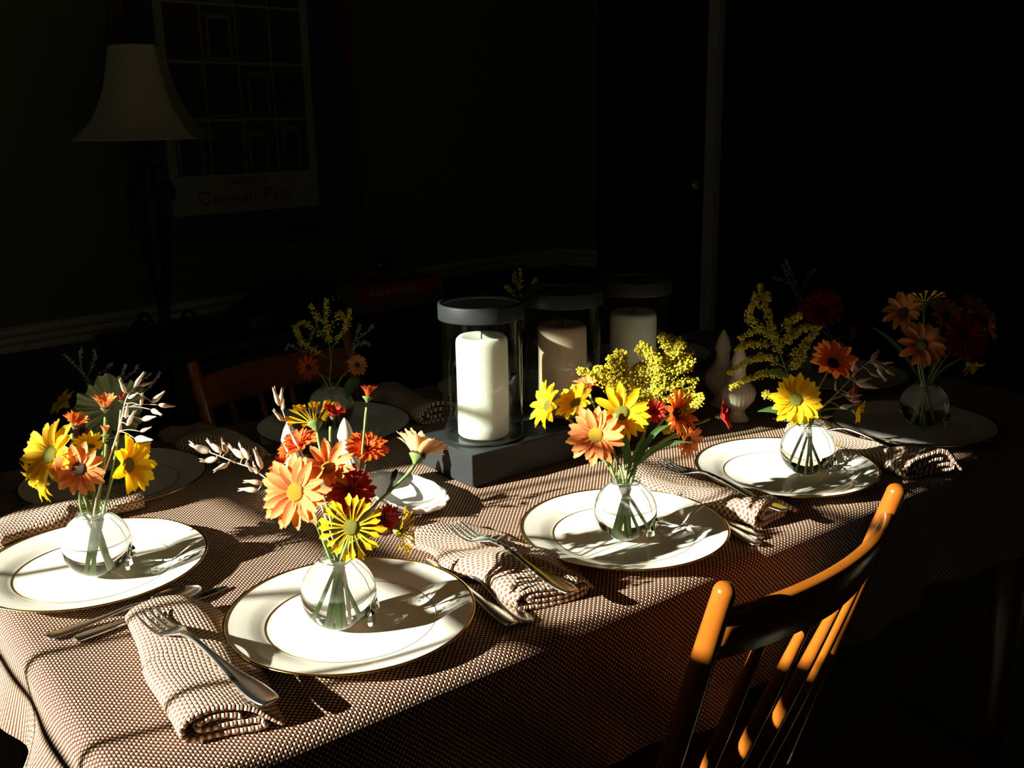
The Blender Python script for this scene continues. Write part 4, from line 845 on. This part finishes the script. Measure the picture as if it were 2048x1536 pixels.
# ruffled pale green kale leaf in the shadowed left vase
base = Vector((VASES[6][0], VASES[6][1], VB + .02)); t = thing('ruffled_leaf', 'pale green ruffled leaf behind the leftmost sunlit bouquet', 'leaf', base)
K = Vector((KALE[0], KALE[1], KALE[2] + TZ)) - base; v = []; f = []; n = 160; m = 10
for j in range(m + 1):
    r = j / m
    for i in range(n):
        a = 2 * PI * i / n; ru = r ** 3
        rad_ = KALE_R * r * (1 + .10 * math.sin(5 * a + 1) * r + .05 * math.sin(17 * a) * ru)
        v.append((rad_ * math.cos(a), rad_ * math.sin(a), KALE_R * (.22 * r * r + .09 * ru * math.sin(13 * a) + .07 * ru * math.sin(31 * a + 1) + .04 * math.sin(3 * a) * r)))
for j in range(m):
    for i in range(n): f.append((j * n + i, j * n + (i + 1) % n, (j + 1) * n + (i + 1) % n, (j + 1) * n + i))
o = obj('blade', mesh('ruffled_blade', v, f, M['kale']), t); o.matrix_local = Matrix.Translation(K) @ frame_to(KALE_F).to_4x4()
obj('stem', mesh('stem', *tube(smooth_path([(0, 0, -.01), (0, 0, .06), K * .6 + Vector((0, 0, .02)), K], 5), .002, 7), M['stem']), t)

# ------------------------------------------------------------------ chairs
def chair_parts():
    P = {}
    yb, k, zt, zs, hx = -.26, .29, .832, .44, .179
    def back(z, x=0.0, bow=0.0): return Vector((x, yb + (zt - z) * k - bow, z))
    for s in (-1, 1):
        pts = [back(zt - (zt - zs + .02) * i / 16, s * hx * (1 - .10 * i / 16)) for i in range(17)]
        top = pts[0]; up = (pts[0] - pts[1]).normalized()
        dome = [top + up * q for q in (.0085, .0070, .0040)]
        rad = [.002, .0065, .0098] + [.0112 + .0018 * math.sin(PI * min(1, i / 12)) for i in range(17)]
        P['post', s] = mesh('back_post', *tube(dome + pts, rad, 16), M['chairwood'])
    secs = []; n = 28
    for i in range(n + 1):
        u = 2 * i / n - 1; x = hx * u * .985; bow = .036 * (1 - u * u); hgt = .066 * (1 - .10 * abs(u)); z1 = .806 + .004 * (1 - u * u); z0 = z1 - hgt
        sec = []
        for (zz, o_) in ((z1 - .003, -.0085), (z1, -.005), (z1, .004), (z1 - .003, .0075), (z0 + .003, .0075), (z0, .004), (z0, -.005), (z0 + .003, -.0085)):
            p = back(zz, x, bow); sec.append((p.x, p.y + o_, p.z))
        secs.append(sec)
    P['crest'] = mesh('crest_rail', *loft(secs), M['chairwood'])
    for i in range(4):
        u = (i - 1.5) * .40; bow = .036 * (1 - u * u); pts = []
        for j in range(13):
            q = j / 12; z = .752 - (.752 - zs) * q; p = back(z, hx * u * (1 - .12 * q), bow * (1 - .75 * q)); pts.append(p)
        P['spindle', i] = mesh('spindle', *tube(pts, [.0055 + .0030 * math.sin(PI * j / 12) for j in range(13)], 10), M['chairwood'])
    sv = []; sf = []; m, n = 40, 6
    for side in (0, 1):
        for j in range(n + 1):
            r = j / n
            for i in range(m):
                a = 2 * PI * i / m; c, s = math.cos(a), math.sin(a); ex = .55
                x = .205 * r * math.copysign(abs(c) ** ex, c); y = .05 + .200 * r * math.copysign(abs(s) ** ex, s)
                z = (zs - .012 + .014 * r ** 3 if side else zs - .034 + .006 * r)
                sv.append((x * (1 + .08 * (y - .05) / .2), y, z))
        o_ = side * (n + 1) * m
        for j in range(n):
            for i in range(m):
                q = (o_ + j * m + i, o_ + j * m + (i + 1) % m, o_ + (j + 1) * m + (i + 1) % m, o_ + (j + 1) * m + i); sf.append(q if side else q[::-1])
    for i in range(m): sf.append((n * m + i, n * m + (i + 1) % m, (n + 1) * m + n * m + (i + 1) % m, (n + 1) * m + n * m + i))
    P['seat'] = mesh('seat', sv, sf, M['chairwood'])
    for a, (x, y) in enumerate(((-.14, -.10), (.14, -.10), (-.15, .19), (.15, .19))):
        pts = [Vector((x * (1 + .35 * q), y + (y - .05) * .30 * q, (zs - .02) * (1 - q))) for q in [i / 10 for i in range(11)]]
        P['leg', a] = mesh('leg', *tube(pts, [.014, .016, .018, .019, .018, .015, .017, .018, .016, .013, .011], 12), M['chairwood'])
    for a, (p, q) in enumerate((((-.17, -.13, .2), (-.18, .23, .2)), ((.17, -.13, .2), (.18, .23, .2)), ((-.175, .06, .2), (.175, .06, .2)))):
        P['str', a] = mesh('stretcher', *tube([p, Vector(p).lerp(Vector(q), .5), q], [.007, .011, .007], 10), M['chairwood'])
    return P
def chair(x, y, rz, label):
    t = thing('dining_chair', label, 'chair', (x, y, 0), rz, 'honey wood dining chairs'); P = cached('chair', chair_parts)
    nm = {'post': 'back_post', 'crest': 'crest_rail', 'spindle': 'spindle', 'seat': 'seat', 'leg': 'leg', 'str': 'stretcher'}
    for key, me in P.items(): obj(nm[key[0] if isinstance(key, tuple) else key], me, t)
def chair_at(mx, my, rz, label):           # placed by the middle of the line between the post tops
    d = Vector((-math.sin(rz), math.cos(rz))) * .26
    chair(mx + d.x, my + d.y, rz, label)
chair_at(.402, -.302, .122, 'honey wood spindle-back chair pushed up to the near side of the table')
chair_at(.358, .948, PI + .15, 'dark honey wood chair on the far side, behind the unlit plate')

# ------------------------------------------------------------------ sideboard and what stands on it
SBT = -.040
sb = thing('sideboard', 'almost black wooden sideboard along the back wall', 'sideboard', room(0, 0, -TZ), RA)
S0, S1 = .235, 1.95
def sbox(name, s0, s1, w0, w1, z0, z1, m, parent, bev=.002): return obj(name, bevel_mesh(name, box(s0, s1, -w1, -w0, z0 + TZ, z1 + TZ), m, bev), parent)
sbox('body', S0 + .02, S1 - .02, 0.03, .40, -.66, SBT - .03, M['darkwood'], sb)
sbox('top', S0, S1, .034, .43, SBT - .03, SBT, M['darkwood'], sb, .004)
for i in range(4):
    a = S0 + .04 + i * .412; d = sbox('door', a, a + .40, .40, .415, -.62, SBT - .20, M['darkwood'], sb)
    obj('knob', cached('sbk', lambda: mesh('knob', *lathe([(0, 0), (.006, 0), (.006, .01), (.012, .016), (.010, .024), (0, .026)], 14), M['iron'])), d, (a + (.36 if i % 2 == 0 else .04), -.415, -.35 + TZ), (PI / 2, 0, 0))
    d = sbox('drawer', a, a + .40, .40, .415, SBT - .185, SBT - .045, M['darkwood'], sb)
    obj('knob', CACHE['sbk'], d, (a + .20, -.415, SBT - .115 + TZ), (PI / 2, 0, 0))
for s in (S0 + .06, S1 - .06):
    for w in (.08, .36): sbox('foot', s - .03, s + .03, w - .03, w + .03, -TZ, -.66, M['darkwood'], sb)

# table lamp
lp = thing('table_lamp', 'black scrolled iron table lamp with a cream bell shade', 'lamp', room(.345, .25, SBT), RA)
n = 6; SH = [(.066, .762), (.072, .730), (.083, .680), (.100, .630), (.124, .585), (.152, .553), (.179, .532)]
prof = smooth_path([(r, 0, z) for r, z in SH], 4); v = []; f = []; sub = 8; na = n * sub
for side in (0, 1):
    for p in prof:
        for i in range(na):
            a = 2 * PI * i / na + .28; wedge = (i % sub) / sub - .5
            r = (p.x - side * .002) * math.cos(PI / n) / math.cos(wedge * 2 * PI / n)
            r = r * .75 + .25 * p.x
            v.append((r * math.cos(a + PI / n), r * math.sin(a + PI / n), p.z))
L = len(prof)
for side in (0, 1):
    for j in range(L - 1):
        for i in range(na):
            q = (side * L * na + j * na + i, side * L * na + j * na + (i + 1) % na, side * L * na + (j + 1) * na + (i + 1) % na, side * L * na + (j + 1) * na + i); f.append(q if side else q[::-1])
sh = obj('lamp_shade', mesh('lamp_shade', v, f, M['shade'], True), lp)
def seam(i):
    return [Vector(v[j * na + (i * sub) % na]) * 1.004 for j in range(L)]
for i in range(n):
    pts = []
    for j in range(L):
        q = Vector(v[j * na + i * sub]); q.x *= 1.004; q.y *= 1.004; pts.append(q)
    obj('seam', mesh('shade_seam', *tube(pts, .0011, 5), M['shade']), sh)
for j in (0, L - 1):
    pts = [Vector(v[j * na + i % na]) for i in range(na + 1)]
    obj('shade_trim', mesh('shade_trim', *tube(pts, .0022, 6), M['shade']), sh)
obj('post', mesh('lamp_post', *lathe([(0, 0), (.030, 0), (.030, .006), (.016, .012), (.014, .10), (.017, .2), (.021, .32), (.017, .41), (.012, .45), (.012, .465), (.010, .48), (.010, .60), (0, .60)], 20), M['iron']), lp)
obj('drip_pan', mesh('drip_pan', *lathe([(.008, .450), (.030, .454), (.046, .464), (.047, .467), (.030, .459), (.008, .456)], 32), M['iron']), lp)
obj('bulb_socket', mesh('bulb_socket', *lathe([(.012, .59), (.016, .60), (.016, .64), (.028, .68), (.030, .70), (.020, .725), (0, .73)], 20), M['iron']), lp)
def scroll(c, r, a0, a1, tail):
    pts = [Vector((c[0] + r * (1 - .15 * i / 18) * math.cos(a0 + (a1 - a0) * i / 18), 0, c[1] + r * (1 - .15 * i / 18) * math.sin(a0 + (a1 - a0) * i / 18))) for i in range(19)]
    return smooth_path([Vector((x, 0, z)) for x, z in tail], 5)[:-1] + pts
for q in range(4):
    ang = q * PI / 2 + .35 - RA
    up = smooth_path([Vector((.012, 0, .02)), Vector((.016, 0, .10)), Vector((.030, 0, .17)), Vector((.048, 0, .300)), Vector((.050, 0, .318)), Vector((.034, 0, .330)), Vector((.020, 0, .343))], 4) + [Vector((.045 + .030 * math.cos(a), 0, .392 + .030 * math.sin(a))) for a in [(-2.1 - 5.0 * i / 20) for i in range(21)]]
    obj('upper_scroll', mesh('upper_scroll', *tube(up, .0058, 8), M['iron']), lp, None, (0, 0, ang))
    ft = smooth_path([Vector((.012, 0, .040)), Vector((.030, 0, .018)), Vector((.058, 0, .006))], 5)[:-1] + [Vector((.082 + .024 * math.cos(a), 0, .034 + .028 * math.sin(a))) for a in [(-1.9 + 5.0 * i / 20) for i in range(21)]]
    obj('foot_scroll', mesh('foot_scroll', *tube(ft, .0058, 8), M['iron']), lp, None, (0, 0, ang))

# framed poster
pic = thing('framed_poster', 'framed poster of a grid of door photographs above lettering', 'picture', room(.785, 0, .16), RA)
def pbox(name, s0, s1, w0, w1, z0, z1, m, parent=pic, bev=.0): 
    sh = box(s0 - .785, s1 - .785, -w1, -w0, z0 - .16, z1 - .16)
    return obj(name, bevel_mesh(name, sh, m, bev) if bev else MB().add(*sh).mesh(name, m, False), parent)
FS0, FS1, FZ0, FZ1 = .385, 1.188, .155, 1.30
pbox('frame_side', FS0, FS0 + .042, .002, .030, FZ0, FZ1, M['framewood'], bev=.004); pbox('frame_side', FS1 - .042, FS1, .002, .030, FZ0, FZ1, M['framewood'], bev=.004)
pbox('frame_side', FS0 + .042, FS1 - .042, .002, .030, FZ0, FZ0 + .042, M['framewood'], bev=.004); pbox('frame_side', FS0 + .042, FS1 - .042, .002, .030, FZ1 - .042, FZ1, M['framewood'], bev=.004)
pbox('mat_board', FS0 + .040, FS1 - .040, .003, .012, FZ0 + .040, FZ1 - .040, M['mat'])
po = pbox('poster_sheet', .517, 1.027, .012, .0132, .262, 1.200, M['paper'])
rnd = random.Random(8)
for rI in range(5):
    for cI in range(4):
        a = .545 + cI * .1145; z = .378 + rI * .164; hgt = .156
        ce = pbox('door_photograph', a, a + .110, .0132, .0137, z, z + hgt, M['printdark' if rnd.random() < .62 else 'printbrick'], po)
        w_ = rnd.uniform(.022, .032); cx = a + .055 + rnd.uniform(-.012, .012); hh = rnd.uniform(.09, .115)
        pbox('door_surround', cx - w_ - .009, cx + w_ + .009, .0137, .0139, z + .012, z + .012 + hh + .012, M['printtrim' if rnd.random() < .45 else 'printbrick'], ce)
        pbox('printed_door', cx - w_, cx + w_, .0139, .0141, z + .012, z + .012 + hh, M['printdoor'], ce)
        if rnd.random() < .5: pbox('printed_steps', a + .008, a + .102, .0137, .0140, z + .003, z + .011, M['printtrim' if rnd.random() < .5 else 'printdark'], ce)
def letters(txt, size, s, w, z, m, parent, origin, ext=.0002, align='LEFT'):
    cu = bpy.data.curves.new('lettering', 'FONT'); cu.body = txt; cu.size = size; cu.extrude = ext; cu.align_x = align
    cu.materials.append(m); tmp = bpy.data.objects.new('lettering_curve', cu); COL.objects.link(tmp); bpy.context.view_layer.update()
    me = bpy.data.meshes.new_from_object(tmp.evaluated_get(bpy.context.evaluated_depsgraph_get())); me.name = 'lettering'
    bpy.data.objects.remove(tmp); bpy.data.curves.remove(cu)
    o = bpy.data.objects.new('lettering', me); link(o, parent); o.location = (s - origin[0], -(w - origin[1]), z - origin[2]); o.rotation_euler = (PI / 2, 0, 0); return o
org = (.785, 0, .16)
letters('DOORS OF', .026, .772, .0136, .346, M['ink'], po, org, align='CENTER')
for ch, s, sz in (('O', .600, .056), ('RCHARD', .649, .037), ('P', .822, .056), ('ARK', .858, .037)):
    letters(ch, sz, s, .0136, .292, M['ink'], po, org)

# books, bowl, ornament and bag on the sideboard
def book(name, label, s0, s1, w0, w1, z0, z1, m):
    t = thing(name, label, 'book', room(s0, w1, z0), RA - .035, 'stacked books')
    L_, D_, H_ = s1 - s0, w1 - w0, z1 - z0
    obj('cover', bevel_mesh('cover', box(0, L_, 0, D_, 0, .003), m, .001), t); obj('cover', bevel_mesh('cover', box(0, L_, 0, D_, H_ - .003, H_), m, .001), t)
    obj('spine', bevel_mesh('spine', box(0, L_, -.003, .002, 0, H_), m, .0015), t); obj('pages', MB().add(*box(.004, L_ - .004, .002, D_ - .004, .003, H_ - .003)).mesh('pages', M['pages'], False), t)
    return t
b1 = book('hardback_book', 'brown hardback with blue spine patch, under the red book', .890, 1.213, .17, .40, SBT + .001, SBT + .038, M['brownbook'])
obj('spine_patch', MB().add(*box(.285, .320, -.0036, -.002, .002, .036)).mesh('spine_patch', M['blue'], False), b1)
b2 = book('hardback_book', 'red hardback with pale spine lettering on top of the books', .890, 1.207, .17, .40, SBT + .0385, SBT + .084, M['redbook'])
cu = letters('André Kertész', .030, .035, 0, .013, M['spineink'], b2, (0, 0, 0)); cu.location = (.035, -.0033, .014)
bw = thing('shallow_bowl', 'shallow grey bowl on top of the red book', 'bowl', room(1.050, .31, SBT + .0845), RA)
obj('bowl', mesh('bowl', *lathe([(0, 0), (.06, 0), (.064, .006), (.10, .022), (.122, .040), (.125, .042), (.120, .042), (.098, .027), (.06, .010), (0, .008)], 48), M['bowl']), bw)
ob = obj('round_ornament', mesh('round_ornament', *lathe([(0, 0)] + [(.036 * math.sin(PI * i / 16), .034 - .034 * math.cos(PI * i / 16)) for i in range(1, 16)] + [(.004, .070), (.004, .078), (0, .079)], 28), M['blackgloss']), None, room(1.055, .31, SBT + .094))
tag(ob, 'glossy black round ornament sitting in the shallow bowl', 'ornament')
bag = thing('leather_bag', 'black slumped bag lying left of the books', 'bag', room(.715, .25, SBT + .001), RA)
v = []; f = []; n = 40; m = 12; rnd = random.Random(3)
for j in range(m + 1):
    q = j / m
    for i in range(n):
        a = 2 * PI * i / n; c, s = math.cos(a), math.sin(a)
        r = math.cos(q * PI / 2) ** .55 if j < m else 0
        x = .165 * r * math.copysign(abs(c) ** .7, c); y = .11 * r * math.copysign(abs(s) ** .7, s)
        z = .115 * math.sin(q * PI / 2) * (.55 + .55 * min(1, max(0, (x + .165) / .25))) + .004 * math.sin(5 * a + q * 9) * math.sin(PI * q)
        v.append((x, y, max(z, 0)))
for j in range(m):
    for i in range(n): f.append((j * n + i, j * n + (i + 1) % n, (j + 1) * n + (i + 1) % n, (j + 1) * n + i))
obj('bag_body', mesh('bag_body', v, f, M['leather']), bag)
obj('strap', mesh('strap', *tube(smooth_path([(-.13, -.06, .045), (-.05, -.10, .075), (.06, -.105, .085), (.13, -.06, .07)], 6), .005, 8), M['leather']), bag)
obj('buckle', mesh('buckle', *ring(.012, 0, .0018, 1, 24), M['steel']), bag, (.135, -.085, .055), (PI / 2, 0, 0))

for o in (cloth,):
    o.cycles.is_caustics_receiver = True
for o in bpy.data.objects:
    if o.name.startswith('plate_body'): o.cycles.is_caustics_receiver = True
